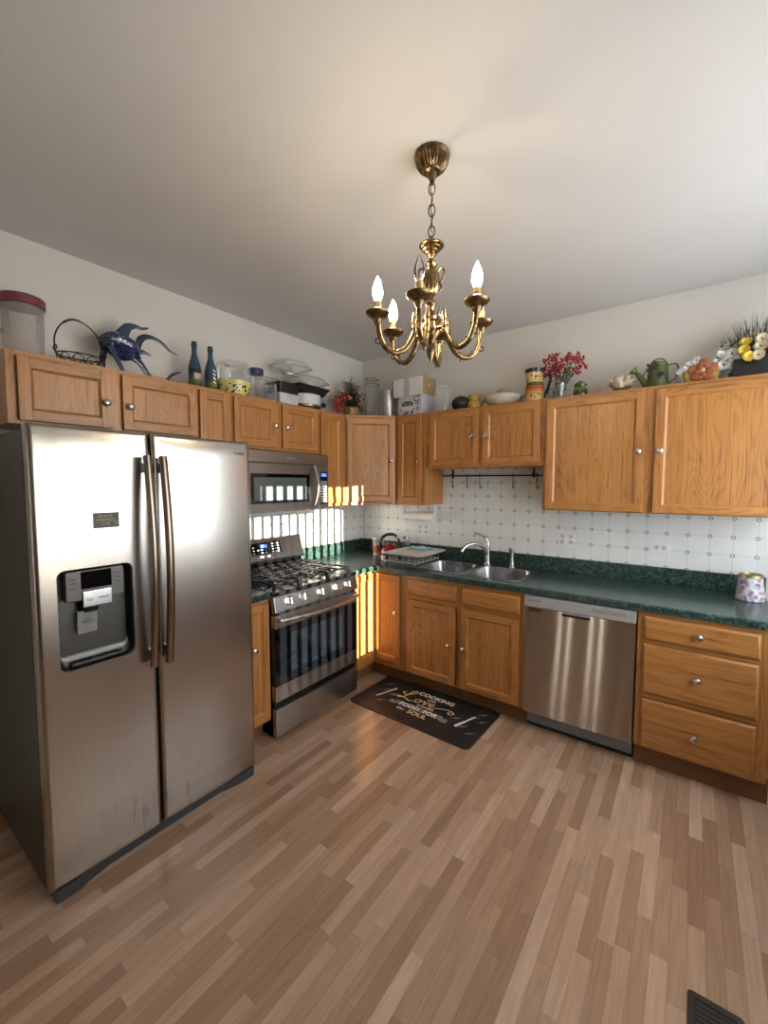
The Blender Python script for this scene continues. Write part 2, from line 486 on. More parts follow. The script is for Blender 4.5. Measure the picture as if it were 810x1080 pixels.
# ------------------------------------------------------------------ the room
H = 2.73; RW = 3.35; YB = -6.4
m = MB(); m.box((-.12, YB - .12, -.1), (RW + .12, .12, 0)); struct('floor', m, M['floor'])
m = MB(); m.box((-.12, YB - .12, H), (RW + .12, .12, H + .1)); struct('ceiling', m, M['ceiling'])
m = MB(); m.box((-.12, YB - .12, 0), (0, .12, H)); struct('wall_left', m, M['wall'])
m = MB(); m.box((0, 0, 0), (RW + .12, .12, H)); struct('wall_back', m, M['wall'])
WY0, WY1, WZ0, WZ1 = -3.06, -1.98, .715, 2.075
m = MB()
VY0, VY1, VZ0, VZ1 = -1.93, -.35, .90, 2.42       # second opening nearer the worktop
m.box((RW, VY1, 0), (RW + .12, 0, H)); m.box((RW, WY1, 0), (RW + .12, VY0, H)); m.box((RW, YB - .12, 0), (RW + .12, WY0, H))
m.box((RW, VY0, 0), (RW + .12, VY1, VZ0)); m.box((RW, VY0, VZ1), (RW + .12, VY1, H))
m.box((RW, WY0, 0), (RW + .12, WY1, WZ0)); m.box((RW, WY0, WZ1), (RW + .12, WY1, H))
struct('wall_right', m, M['wall_r'])
m = MB(); m.box((RW - .018, YB, 0), (RW, WY0 - .03, .87)); m.box((RW - .018, WY1 + .03, 0), (RW, 0, .87)); m.box((RW - .018, WY0 - .03, 0), (RW, WY1 + .03, .68)); m.box((RW - .026, WY1 + .03, .87), (RW, 0, .89)); struct('trim_3', m, M['kick'])
m = MB(); m.box((4.4, -2.42, -.1), (4.55, -.2, 3.2)); struct('added_sun_block', m, M['wall'])  # unseen slab added outside to keep sun out of the second opening
m = MB()
# slits added behind the camera: the dishwasher door reflects them as upright bright streaks
edge = 0.0
for g in (.716, .886, 1.255, 1.425):
    m.box((edge, YB - .04, 0), (g - .014, YB, H)); edge = g + .014
    m.box((g - .014, YB - .04, 0), (g + .014, YB, .25)); m.box((g - .014, YB - .04, 2.25), (g + .014, YB, H))
m.box((edge, YB - .04, 0), (RW, YB, H))
struct('wall_front', m, M['wall'])
m = MB(); m.box((.02, -1.0175 * 0 - .006, 1.0175), (3.3, 0, 1.70)); struct('trim_1', m, M['tile_b'])
m = MB(); m.box((0, -1.9, 1.0175), (.006, 0, 1.40)); struct('trim_2', m, M['tile_l'])
# side window with fully turned vertical blind, out of frame: it throws the bars of sun
M['frame_w'] = plain('white window frame', (.7, .7, .68), .4)
M['pane'] = thin_glass('window pane', (.98, .98, .98), refl=.4)
m = MB(); t = .035
m.box((RW + .03, WY0 - .001, WZ0 - .03), (RW + .08, WY1 + .001, WZ0 + .005)); m.box((RW + .03, WY0, WZ1 - .005), (RW + .08, WY1, WZ1 + .03))
m.box((RW + .03, WY0 - .03, WZ0), (RW + .08, WY0 + .005, WZ1)); m.box((RW + .03, WY1 - .005, WZ0), (RW + .08, WY1 + .03, WZ1))
win = struct('window_1', m, M['frame_w'])
m = MB(); m.box((RW + .05, WY0, WZ0), (RW + .054, WY1, WZ1)); o = obj('pane', m, M['pane'], win)
bl = thing('vertical_blind', 'white vertical blind with turned slats hanging in the side window', 'blind', (RW - .07, WY0, WZ1 + .02))
m = MB(); m.box((RW - .10, WY0 - .02, WZ1 + .02), (RW - .035, WY1 + .02, WZ1 + .07), .004); obj('headrail', m, M['frame_w'], bl)
k = 0; y = WY0 + .030
while y < WY1 + .02:
    m = MB(); m.box((-.036, -.001, -(WZ1 - WZ0 + .08)), (.036, .001, 0), X=Matrix.Translation((RW - .068, y, WZ1 + .03)) @ Matrix.Rotation(.06 * math.sin(k * 2.3), 4, 'Z'))
    obj('slat', m, M['frame_w'], bl); y += .0882; k += 1

# ------------------------------------------------------------------ cabinets
UT, UB, UD = 2.1206, 1.378, .305     # uppers
BD = .617                            # base face-frame plane

def knob(parent, x, y, z, r=.0175):
    X = Matrix.Translation((x, y, z)) @ Matrix.Rotation(PI / 2, 4, 'X')
    m = MB(); m.lathe([(.0075, 0), (.0055, .004), (.0055, .012), (r * .8, .015), (r, .019), (r * .96, .023), (r * .7, .0265), (.0, .028)], seg=20, X=X)
    return obj('knob', m, M['nickel'], parent, local=True)

def door(parent, x0, x1, z0, z1, kn=None, fw=.047, name='door'):
    """frame-and-panel oak door in front of local y=0"""
    t0, t1 = -.021, -.002; m = MB()
    fw = min(fw, (x1 - x0) * .27)
    m.box((x0, t0, z0), (x0 + fw, t1, z1), .004, 0); m.box((x1 - fw, t0, z0), (x1, t1, z1), .004, 0)
    m.box((x0 + fw - .002, t0 + .0004, z0), (x1 - fw + .002, t1, z0 + fw), .004, 1); m.box((x0 + fw - .002, t0 + .0004, z1 - fw), (x1 - fw + .002, t1, z1), .004, 1)
    a0, a1, b0, b1 = x0 + fw, x1 - fw, z0 + fw, z1 - fw
    s = .009; f0, f1 = t0 + .003, t0 + .0105
    lo = [(a0, f0, b0), (a1, f0, b0), (a1, f0, b1), (a0, f0, b1)]
    li = [(a0 + s, f1, b0 + s), (a1 - s, f1, b0 + s), (a1 - s, f1, b1 - s), (a0 + s, f1, b1 - s)]
    m.loft([lo, li], 3)
    m.raw(li, [(0, 1, 2, 3)], 2)
    m.box((a0 - .004, -.008, b0 - .004), (a1 + .004, -.003, b1 + .004), 0, 2)
    d = obj(name, m, [M['oak_v'], M['oak_h'], M['oak_p'], M['oak_v']], parent, local=True)
    if kn: knob(d, kn[0], t0, kn[1])
    return d

def drawer(parent, x0, x1, z0, z1, kn=True, name='drawer'):
    m = MB(); t0, t1 = -.021, -.002
    # slab with a broad routed edge
    lo = [(x0, t1, z0), (x1, t1, z0), (x1, t1, z1), (x0, t1, z1)]
    l1 = [(x0, t0 + .009, z0), (x1, t0 + .009, z0), (x1, t0 + .009, z1), (x0, t0 + .009, z1)]
    e = .011; l2 = [(x0 + e, t0 + .001, z0 + e), (x1 - e, t0 + .001, z0 + e), (x1 - e, t0 + .001, z1 - e), (x0 + e, t0 + .001, z1 - e)]
    e = .014; l3 = [(x0 + e, t0, z0 + e), (x1 - e, t0, z0 + e), (x1 - e, t0, z1 - e), (x0 + e, t0, z1 - e)]
    m.loft([lo, l1, l2, l3], 0, cap0=True, cap1=True)
    d = obj(name, m, M['oak_h'], parent, local=True)
    if kn: knob(d, (x0 + x1) / 2, t0, (z0 + z1) / 2)
    return d

def carcass(parent, w, d, z0, z1, stiles, rails, name='carcass'):
    """box behind a face frame; local x 0..w, y 0..d"""
    m = MB(); m.box((.0, .019, z0 + .002), (w, d, z1 - .0), 0, 0)
    obj(name, m, M['oak_v'], parent, local=True)
    m = MB()
    for a, b in stiles: m.box((a, 0, z0), (b, .0195, z1), .0012, 0, 1)
    for a, b in rails: m.box((stiles[0][0] + .001, .0006, a), (stiles[-1][1] - .001, .0195, b), .0012, 1, 1)
    obj('face_frame', m, [M['oak_v'], M['oak_h']], parent, local=True)

# --- wall cabinets. Left run faces +x (rz 90 deg): local x runs along +y
def upper(name, label, loc, rz, w, z0, stiles, rails, doors, d=UD, z1=UT):
    t = thing(name, label, 'cabinet', loc, rz, 'oak wall cabinets')
    carcass(t, w, d, z0 - loc[2], z1 - loc[2], stiles, rails)
    for (a, b, za, zb, kn) in doors:
        door(t, a, b, za - loc[2], zb - loc[2], None if kn is None else (kn[0], kn[1] - loc[2]))
    return t
y0 = -2.735
upper('wall_cabinet', 'short oak two-door wall cabinet above the refrigerator', (UD, y0, 1.81), PI / 2, .842, 1.81,
      [(0, .035), (.375, .455), (.815, .842)], [(1.81 - 1.81, .02), (2.095 - 1.81, UT - 1.81)],
      [(.035, .392, 1.826, 2.098, (.366, 1.946)), (.442, .837, 1.826, 2.098, (.473, 1.943))])
upper('wall_cabinet', 'narrow oak wall cabinet door with no knob between refrigerator cabinet and microwave cabinet', (UD, -1.892, UB), PI / 2, .222, UB,
      [(0, .02), (.2, .222)], [(0, .02), (.72, UT - UB)], [(.008, .209, 1.40, 2.1, None)], d=UD)
upper('wall_cabinet', 'short oak two-door wall cabinet right above the microwave', (UD, -1.669, 1.782), PI / 2, .758, 1.782,
      [(0, .02), (.335, .4), (.735, .758)], [(0, .022), (2.1 - 1.782, UT - 1.782)],
      [(.012, .338, 1.80, 2.1, (.324, 1.946)), (.394, .738, 1.80, 2.1, (.425, 1.947))])
upper('wall_cabinet', 'tall narrow oak wall cabinet beside the right end of the microwave, no knob', (UD, -.910, UB), PI / 2, .303, UB,
      [(0, .02), (.27, .303)], [(0, .022), (.72, UT - UB)], [(.008, .256, 1.40, 2.1, None)])
# diagonal corner cabinet
t = thing('corner_wall_cabinet', 'oak wall cabinet set diagonally across the room corner, single door', 'cabinet', (UD, -.605, UB), PI / 4, 'oak wall cabinets')
DW_ = .3 * math.sqrt(2)
hh = UT - UB
m = MB()
c45 = Matrix.Rotation(-PI / 4, 4, 'Z')
def dl(x, y, z): return c45 @ Vector((x - UD, y + .605, z))
ol = [(UD, -.604), (.604, -UD), (.604, -.001), (.001, -.001), (.001, -.604)]
n5 = len(ol)
V = [dl(x, y, .002) for x, y in ol] + [dl(x, y, hh) for x, y in ol]
m.raw(V, [tuple(reversed(range(n5))), tuple(range(n5, 2 * n5))] + [(i, (i + 1) % n5, n5 + (i + 1) % n5, n5 + i) for i in range(n5)])
obj('carcass', m, M['oak_v'], t, local=True)
m = MB(); m.box((.002, -.004, 0), (.03, .012, hh), .001, 0, 1); m.box((DW_ - .03, -.004, 0), (DW_ - .002, .012, hh), .001, 0, 1)
m.box((.02, -.0035, 0), (DW_ - .02, .012, .02), .001, 1, 1); m.box((.02, -.0035, .72), (DW_ - .02, .012, hh), .001, 1, 1)
obj('face_frame', m, [M['oak_v'], M['oak_h']], t, local=True)
d = door(t, .014, DW_ - .014, .025, .715, (DW_ - .048, 1.748 - UB))
# back run faces -y
upper('wall_cabinet', 'narrow oak wall cabinet with one knob between the corner cabinet and the sink cabinet', (.607, -UD, UB), 0, .284, UB,
      [(0, .03), (.25, .284)], [(0, .022), (.72, UT - UB)], [(.028, .253, 1.40, 2.1, (.24, 1.738))])
upper('wall_cabinet', 'short oak two-door wall cabinet over the sink and hook rail', (.892, -UD, 1.678), 0, .915, 1.678,
      [(0, .045), (.454, .487), (.897, .915)], [(0, .026), (2.1 - 1.678, UT - 1.678)],
      [(.046, .455, 1.697, 2.1, (.407, 1.909)), (.487, .896, 1.697, 2.1, (.517, 1.905))])
upper('wall_cabinet', 'wide oak two-door wall cabinet at the right end with the tallest broad doors', (1.808, -UD, UB), 0, 1.208, UB,
      [(0, .022), (.577, .631), (1.185, 1.208)], [(0, .02), (.72, UT - UB)],
      [(.021, .578, 1.386, 2.098, (.55, 1.746)), (.63, 1.186, 1.386, 2.098, (.657, 1.744))])

# --- base cabinets
KH = .125
def kick(parent, x0, x1, d, y=.076):
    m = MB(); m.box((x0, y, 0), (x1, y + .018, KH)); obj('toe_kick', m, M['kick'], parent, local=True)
t = thing('base_cabinet', 'narrow oak base cabinet squeezed between refrigerator and range', 'cabinet', (BD, -1.898, 0), PI / 2, 'oak base cabinets')
carcass(t, .243, BD - .01, KH, .876, [(0, .02), (.223, .243)], [(KH, KH + .03), (.85, .876)])
door(t, .012, .231, .15, .855, (.115, .60)); kick(t, 0, .243, BD)
# corner base cabinet: two leaves meeting in the inner corner
t = thing('corner_base_cabinet', 'oak corner base cabinet with two narrow leaves meeting in the inner corner beside the range', 'cabinet', (0, 0, 0), 0, 'oak base cabinets')
m = MB()
ol = [(.012, -.882), (BD - .019, -.882), (BD - .019, -BD + .019), (.903, -BD + .019), (.903, -.012), (.012, -.012)]
m.prism(ol, KH, .876); obj('carcass', m, M['oak_v'], t)
m = MB(); m.box((BD - .019, -.882, KH), (BD, -.862, .876), .001); m.box((BD - .019, -.88, KH + .0), (BD - .0006, -BD + .019, KH + .035), .001, 1); m.box((BD - .019, -.88, .855), (BD - .0006, -BD + .019, .876), .001, 1)
m.box((.868, -BD, KH), (.903, -BD + .019, .876), .001); m.box((BD - .019, -BD + .0006, KH), (.87, -BD + .019, KH + .035), .001, 1); m.box((BD - .019, -BD + .0006, .855), (.87, -BD + .019, .876), .001, 1)
obj('face_frame', m, [M['oak_v'], M['oak_h']], t)
d1 = door(t, .022, .243, KH + .045, .86, None, name='side_door'); d1.location = (BD, -.882, 0); d1.rotation_euler = (0, 0, PI / 2)
d2 = door(t, .628, .866, KH + .045, .86, (.842, .574), name='front_door'); d2.location = (0, -BD, 0)
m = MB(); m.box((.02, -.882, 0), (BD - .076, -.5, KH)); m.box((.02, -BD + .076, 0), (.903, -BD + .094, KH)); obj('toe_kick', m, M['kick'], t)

t = thing('sink_base_cabinet', 'oak sink base cabinet with two doors under two knobless drawer fronts', 'cabinet', (.905, -BD, 0), 0, 'oak base cabinets')
m = MB(); m.box((0, .019, KH), (.9, BD - .012, .70)); m.box((0, .019, .70), (.018, BD - .012, .876)); m.box((.882, .019, .70), (.9, BD - .012, .876)); obj('carcass', m, M['oak_v'], t, local=True)
m = MB()
for a, b in ((0, .035), (.435, .475), (.868, .9)): m.box((a, 0, KH), (b, .0195, .876), .0012, 0, 1)
for a, b in ((KH, KH + .02), (.697, .727), (.835, .876)): m.box((.001, .0006, a), (.899, .0195, b), .0012, 1, 1)
obj('face_frame', m, [M['oak_v'], M['oak_h']], t, local=True)
drawer(t, .033, .434, .729, .842, False, 'false_drawer_front'); drawer(t, .476, .872, .729, .842, False, 'false_drawer_front')
door(t, .030, .428, .137, .697, (.39, .425)); door(t, .472, .870, .137, .697, (.50, .425))
kick(t, 0, .9, BD)
t = thing('drawer_base_cabinet', 'oak base cabinet with three knobbed drawers right of the dishwasher', 'cabinet', (2.415, -BD, 0), 0, 'oak base cabinets')
carcass(t, .548, BD - .01, KH, .876, [(0, .032), (.498, .548)], [(KH, KH + .012), (.403, .426), (.70, .725), (.846, .876)])
for za, zb in ((.7254, .8488), (.430, .6996), (.128, .3996)):
    drawer(t, .0297, .4998, za, zb)
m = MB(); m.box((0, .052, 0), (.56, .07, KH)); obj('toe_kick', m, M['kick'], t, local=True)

# --- worktops
def grid_top(xs, ys, cells, z0, z1, bev):
    b = bmesh.new(); vd = {}
    def gv(i, j):
        if (i, j) not in vd: vd[(i, j)] = b.verts.new((xs[i], ys[j], z1))
        return vd[(i, j)]
    fs = [b.faces.new((gv(i, j), gv(i + 1, j), gv(i + 1, j + 1), gv(i, j + 1))) for i, j in cells]
    r = bmesh.ops.extrude_face_region(b, geom=fs)
    vs = [g for g in r['geom'] if isinstance(g, bmesh.types.BMVert)]
    for v in vs: v.co.z = z0
    bmesh.ops.recalc_face_normals(b, faces=list(b.faces))
    ed = [e for e in b.edges if len(e.link_faces) == 2 and e.calc_face_angle() > 1 and abs(e.verts[0].co.z - e.verts[1].co.z) < 1e-6 and e.verts[0].co.z > z1 - 1e-6]
    bmesh.ops.bevel(b, geom=ed, offset=bev, segments=4, affect='EDGES', profile=.5)
    return b
t = thing('worktop', 'dark green marbled worktop running from the range round the corner past the sink', 'worktop', (.02, -.02, .876))
xs = [.002, .645, .925, 1.722, 2.985]; ys = [-.886, -.645, -.545, -.060, -.002]
cells = [(0, 0)] + [(i, j) for i in range(4) for j in (1, 2, 3) if not (i == 2 and j == 2)]
m = MB(); m.bm(grid_top(xs, ys, cells, .8765, .915, .012)); obj('counter_slab', m, M['counter'], t)
m = MB(); m.box((.008, -.024, .914), (2.985, -.007, 1.0185), .004); m.box((.0075, -.886, .914), (.024, -.008, 1.0185), .004); obj('splash_strip', m, M['counter'], t)
m = MB(); m.bm(grid_top([.002, .64], [-1.899, -1.656], [(0, 0)], .8765, .915, .012)); m.box((.008, -1.899, .914), (.024, -1.656, 1.0185), .004)
solo('worktop', m, M['counter'], 'small green marbled worktop piece between refrigerator and range', 'worktop', (.02, -1.89, .876))

# --- sink
t = thing('kitchen_sink', 'stainless double bowl sink set into the green worktop', 'sink', (1.32, -.30, .915))
X0, X1, Y0, Y1 = .895, 1.748, -.565, -.036; mid = 1.318
m = MB(); zt = .9185
for (a, b, c, d_) in ((X0, mid, .93, 1.300), (mid, X1, 1.336, 1.715)):
    cx, hw = (c + d_) / 2, (d_ - c) / 2; cy, hh_ = -.335, .20
    out = rrect_outer(cx, cy, hw, hh_, .07, a, b, Y0, Y1); inn = rrect(cx, cy, hw, hh_, .07)
    m.loft([[(x, y, zt) for x, y in out], [(x, y, zt + .001) for x, y in inn],
            [(x, y, zt - .006) for x, y in rrect(cx, cy, hw - .007, hh_ - .007, .065)],
            [(x, y, zt - .12) for x, y in rrect(cx, cy, hw - .016, hh_ - .016, .06)],
            [(x, y, zt - .165) for x, y in rrect(cx, cy, hw - .035, hh_ - .035, .06)],
            [(x, y, zt - .178) for x, y in rrect(cx, cy, hw - .08, hh_ - .08, .06)],
            [(x, y, zt - .182) for x, y in rrect(cx, cy, .05, .05, .049)]], cap1=True)
m.loft([[(x, y, .9152) for x, y in ((X0, Y0), (X1, Y0), (X1, Y1), (X0, Y1))], [(x, y, zt) for x, y in ((X0, Y0), (X1, Y0), (X1, Y1), (X0, Y1))]])
obj('basin', m, M['sink'], t, angle=50)
for cx in (1.115, 1.525):
    m = MB(); m.lathe([(.042, 0), (.042, .004), (.034, .006), (.03, .002), (0, .001)], (cx, -.335, zt - .182), 24); obj('drain_strainer', m, M['nickel'], t)

# --- faucet and sprayer
t = thing('faucet', 'brushed nickel single lever arched faucet behind the sink divider', 'faucet', (1.336, -.085, .919))
m = MB(); m.lathe([(.030, 0), (.030, .006), (.022, .012), (.019, .03), (.018, .10), (.0195, .125), (.021, .16), (.0185, .178), (0, .182)], (1.336, -.085, .919), 24); obj('body', m, M['nickel'], t)
m = MB(); m.tube(smooth_pts([(1.336, -.10, 1.0), (1.325, -.14, 1.058), (1.285, -.20, 1.092), (1.24, -.262, 1.078), (1.212, -.30, 1.035)]), [.0135] * 20 + [.0125, .0125, .013, .0145, .0145], 12); obj('spout', m, M['nickel'], t)
m = MB(); m.tube(smooth_pts([(1.336, -.083, 1.095), (1.318, -.09, 1.132), (1.275, -.10, 1.152), (1.228, -.108, 1.160)]), [.010] * 6 + [.0085] * 7 + [.0075] * 5 + [.008], 10, flat=.7); obj('lever_handle', m, M['nickel'], t)
t = thing('sink_sprayer', 'small nickel side sprayer standing right of the faucet', 'sprayer', (1.533, -.085, .919))
m = MB(); m.lathe([(.024, 0), (.024, .005), (.016, .012), (.0145, .03), (.014, .05)], (1.533, -.085, .919), 20); obj('base_collar', m, M['nickel'], t)
m = MB(); m.tube(smooth_pts([(1.533, -.085, .968), (1.533, -.085, 1.01), (1.530, -.09, 1.04), (1.522, -.105, 1.058)]), [.0115] * 6 + [.012] * 6 + [.0145] * 6 + [.015], 14); obj('spray_head', m, M['nickel'], t)

# ------------------------------------------------------------------ refrigerator
FX, FY0, FY1, FZ0, FZ1 = .811, -2.80, -1.902, .058, 1.766; GAP = -2.391
fr = thing('refrigerator', 'large stainless side-by-side refrigerator with ice and water dispenser in left door', 'refrigerator', (.4, -2.35, 0))
m = MB(); m.box((.03, FY0 + .006, .03), (.725, FY1 - .006, 1.748), .006); m.box((.05, FY0 + .02, .0), (.70, FY1 - .02, .035))
m.box((.60, FY0 + .03, 1.745), (.74, FY0 + .11, 1.768), .004); m.box((.60, FY1 - .11, 1.745), (.74, FY1 - .03, 1.768), .004)
obj('case', m, M['fridge_side'], fr)
m = MB(); m.box((.724, FY0 + .012, .07), (.742, FY1 - .012, 1.755), .002); obj('door_gasket', m, M['black_pl'], fr)
def bow(y, z, ya, yb):
    s = (2 * (y - ya) / (yb - ya) - 1)
    x = FX - .007 * s * s
    tz = max(0, (z - (FZ1 - .09)) / .09); x -= .016 * tz ** 2.2 * (.35 + .65 * (1 - s * s))
    return x
def door_shell(m, ya, yb, loops_yz, back=.742, mi=0):
    """front surface given as nested loops of (y,z), outermost first; adds rounded edge and sides"""
    out = loops_yz[0]; cy, cz = (ya + yb) / 2, (FZ0 + FZ1) / 2; L = []
    def inset(q, d): return (q[0] + math.copysign(min(d, abs(q[0] - cy)), cy - q[0]) if abs(abs(q[0] - cy) - (yb - ya) / 2) < 1e-4 else q[0],
                             q[1] + math.copysign(d, cz - q[1]) if abs(abs(q[1] - cz) - (FZ1 - FZ0) / 2) < 1e-4 else q[1])
    L.append([(back, *inset(q, .004)) for q in out])
    L.append([(FX - .030, *q) for q in out])
    for a in (20, 45, 70, 90):
        r = .016; d = r * (1 - math.cos(math.radians(a))); xx = r * (1 - math.sin(math.radians(a)))
        L.append([(bow(*inset(q, d), ya, yb) - xx, *inset(q, d)) for q in out])
    for lp in loops_yz[1:]: L.append([(bow(*q, ya, yb), *q) for q in lp])
    m.loft(L, mi)
    return L
def lerp_loop(a, b, t): return [(p[0] + (q[0] - p[0]) * t, p[1] + (q[1] - p[1]) * t) for p, q in zip(a, b)]
# left door with dispenser opening
ya, yb = FY0, GAP - .004
dc, dw_, dh, dr = (-2.609, 1.052), .127, .188, .028
outer = rrect_outer(dc[0], dc[1], dw_, dh, dr, ya, yb, FZ0, FZ1, 12); hole = rrect(dc[0], dc[1], dw_, dh, dr, 12)
def shrink(lp, d, y0, y1, z0, z1): return [(min(max(p[0], y0 + d), y1 - d), min(max(p[1], z0 + d), z1 - d)) for p in lp]
lp0 = shrink(outer, .016, ya, yb, FZ0, FZ1)
loops = [outer] + [lerp_loop(lp0, hole, t) for t in (.06, .14, .24, .36, .5, .65, .8, .92, 1)]
m = MB(); L = door_shell(m, ya, yb, loops)
lip = [(p[0] - .004, p[1], p[2]) for p in L[-1]]
dl_ = obj('freezer_door', m, M['steel_fr'], fr, angle=50)
# dispenser cavity
m = MB()
fxh = max(p[0] for p in L[-1])
r0 = L[-1]; r1 = [(FX - .012, dc[0] + (p[1] - dc[0]) * .975, dc[1] + (p[2] - dc[1]) * .985) for p in r0]
m.loft([[(p[0] + .0015, p[1], p[2]) for p in r0], r1], 0)
m2 = MB(); deep = [(FX - .058, dc[0] + (p[1] - dc[0]) * .93, dc[1] + (p[2] - dc[1]) * .93 + (.03 if p[2] < dc[1] else 0)) for p in r0]
m2.loft([r1, [(FX - .035, dc[0] + (p[1] - dc[0]) * .965, dc[1] + (p[2] - dc[1]) * .97) for p in r0], deep], cap1=True)
dsp = obj('dispenser', m2, M['recess'], dl_, angle=60)
obj('dispenser_rim', m, M['nickel'], dl_, angle=60)
m = MB(); m.box((FX - .05, -2.709, 1.118), (FX - .006, -2.513, 1.231), .006, 0); m.box((FX - .0062, -2.661, 1.160), (FX - .0048, -2.558, 1.226), .0005, 1)
m.box((FX - .012, -2.659, 1.090), (FX + .001, -2.559, 1.152), .005, 2)
for q, (yy, zz, ww) in enumerate(((-2.688, 1.20, .026), (-2.688, 1.185, .02), (-2.688, 1.165, .022), (-2.535, 1.205, .022), (-2.535, 1.188, .014), (-2.535, 1.17, .02))):
    m.box((FX - .0062, yy - ww / 2, zz), (FX - .0055, yy + ww / 2, zz + .003), 0, 3)
m.text('ice', .018, face_x((FX + .0012, -2.635, 1.12)), 3, .0003); m.text('water', .016, face_x((FX + .0012, -2.587, 1.122)), 3, .0003)
obj('control_panel', m, [M['grey_pl'], M['dark_gl'], M['steel'], M['ink']], dl_)
m = MB(); m.lathe([(.03, 0), (.032, .012), (.04, .03)], (FX - .04, -2.628, 1.068), 16); obj('dispenser_spout', m, M['black_pl'], dl_)
m = MB(); m.box((-.002, -.033, -.045), (.002, .033, .045), .003, X=Matrix.Translation((FX - .028, -2.638, 1.03)) @ Matrix.Rotation(.12, 4, 'Y'))
m.text('H2O', .02, face_x((FX - .0255, -2.635, 1.03)), 1, .0003)
obj('paddle', m, [thin_glass('clear paddle', (.75, .78, .78), .35, (.55, .56, .55)), M['ink']], dl_)
m = MB(); m.box((FX - .055, -2.70, .872), (FX - .012, -2.525, .884), .004)
for i in range(6): m.box((FX - .05, -2.69 + i * .027, .884), (FX - .018, -2.69 + i * .027 + .012, .886))
obj('drip_tray', m, M['black_pl'], dl_)
# right door
ya2, yb2 = GAP + .004, FY1
outer = rrect_outer((ya2 + yb2) / 2, .9, .1, .5, .05, ya2, yb2, FZ0, FZ1, 12); hole = rrect((ya2 + yb2) / 2, .9, .02, .3, .015, 12)
lp0 = shrink(outer, .016, ya2, yb2, FZ0, FZ1)
m = MB(); L2 = door_shell(m, ya2, yb2, [outer] + [lerp_loop(lp0, hole, t) for t in (.06, .14, .24, .36, .5, .65, .8, .92, 1)])
m.raw(L2[-1], [tuple(range(len(L2[-1])))])
dr_ = obj('fridge_door', m, M['steel_fr'], fr, angle=50)
m = MB(); m.text('SAMSUNG', .0195, face_x((FX - .0052, -1.981, 1.703)), 0, .0012); obj('name_lettering', m, M['ink'], dr_)
for dd, yy in ((dl_, -2.425), (dr_, -2.362)):
    pts = []; 
    for i in range(25):
        s = i / 24; z = .795 + (1.668 - .795) * s
        pts.append((FX + .034 + .034 * math.sin(PI * s), yy, z))
    m = MB(); m.tube(pts, .0155, 16, flat=1.2)
    for zz in (.84, 1.62): m.box((FX - .008, yy - .009, zz - .02), (FX + .040, yy + .009, zz + .02), .006)
    obj('handle', m, M['bronze_handle'], dd)
m = MB(); 
pts = [(FX - .03, FY0 + .02), (FX - .012, FY0 + .02), (FX - .012, FY0 + .09), (FX - .04, FY0 + .2), (FX - .04, FY1 - .2), (FX - .012, FY1 - .09), (FX - .012, FY1 - .012), (FX - .03, FY1 - .012), (.7, FY1 - .02), (.7, FY0 + .02)]
m.prism([(x, y) for x, y in pts], .004, .052); obj('base_grille', m, M['grey_foot'], fr)
mg = MB(); mg.box((FX - .007, -2.614, 1.386), (FX - .0005, -2.524, 1.444), .0012)
for i, (s_, z_) in enumerate((('ALWAYS', 1.431), ('KINDNESS', 1.416), ('LOVE', 1.401))): mg.text(s_, .0155, face_x((FX - .0003, -2.572, z_)), 1, .0003, squash=.8)
mg.tube([(FX, -2.536 + .006 * math.cos(a), 1.405 + .007 * math.sin(a)) for a in [i * PI / 8 for i in range(16)]], .0012, 5, 1, closed=True)
solo('fridge_magnet', mg, [M['black_pl'], plain('gold print', (.42, .26, .09), .4)], 'small black rectangular magnet with gold words on the refrigerator door', 'magnet', (FX - .004, -2.569, 1.386))

# ------------------------------------------------------------------ range
RY0, RY1 = -1.6494, -.8895; SX = .655
rg = thing('gas_range', 'freestanding stainless and black gas range with five knobs', 'stove', (.33, -1.27, 0))
m = MB()
m.box((.035, RY0 + .003, .03), (SX - .025, RY0 + .022, .885)); m.box((.035, RY1 - .022, .03), (SX - .025, RY1 - .003, .885)); m.box((.035, RY0 + .003, .03), (.055, RY1 - .003, .885))
m.box((.035, RY0 + .003, .03), (SX - .03, RY1 - .003, .22)); m.box((.035, RY0 + .003, .70), (SX - .03, RY1 - .003, .885))
for yy in (RY0 + .05, RY1 - .05):
    for xx in (.1, SX - .08): m.lathe([(.018, 0), (.018, .032)], (xx, yy, 0), 12)
obj('body', m, M['black'], rg)
m = MB(); m.box((.035, RY0 + .001, .885), (SX + .004, RY1 - .001, .912), .006)
m.box((.10, RY0 + .03, .909), (SX - .03, RY1 - .03, .9135), .002); obj('cooktop', m, M['black'], rg)
# knob panel, gently tilted
m = MB(); XP = Matrix.Translation((SX, 0, .84)) @ Matrix.Rotation(math.radians(-12), 4, 'Y')
m.box((-.03, RY0 + .001, -.054), (.008, RY1 - .001, .042), .004, X=XP); kp = obj('knob_panel', m, M['steel'], rg)
for yy in (-1.538, -1.429, -1.269, -1.107, -1.003):
    m = MB(); XK = XP @ Matrix.Translation((.008, yy, .002)) @ Matrix.Rotation(PI / 2, 4, 'Y')
    m.lathe([(.029, 0), (.029, .004), (.024, .006), (.0235, .028), (.020, .033), (0, .034)], seg=24, X=XK); m.box((-.021, -.005, .030), (.021, .005, .041), .002, 0, X=XK)
    obj('knob', m, M['steel'], kp)
m = MB(); m.box((SX - .03, RY0 + .004, .762), (SX - .012, RY1 - .004, .79)); obj('vent_gap', m, M['black'], rg)
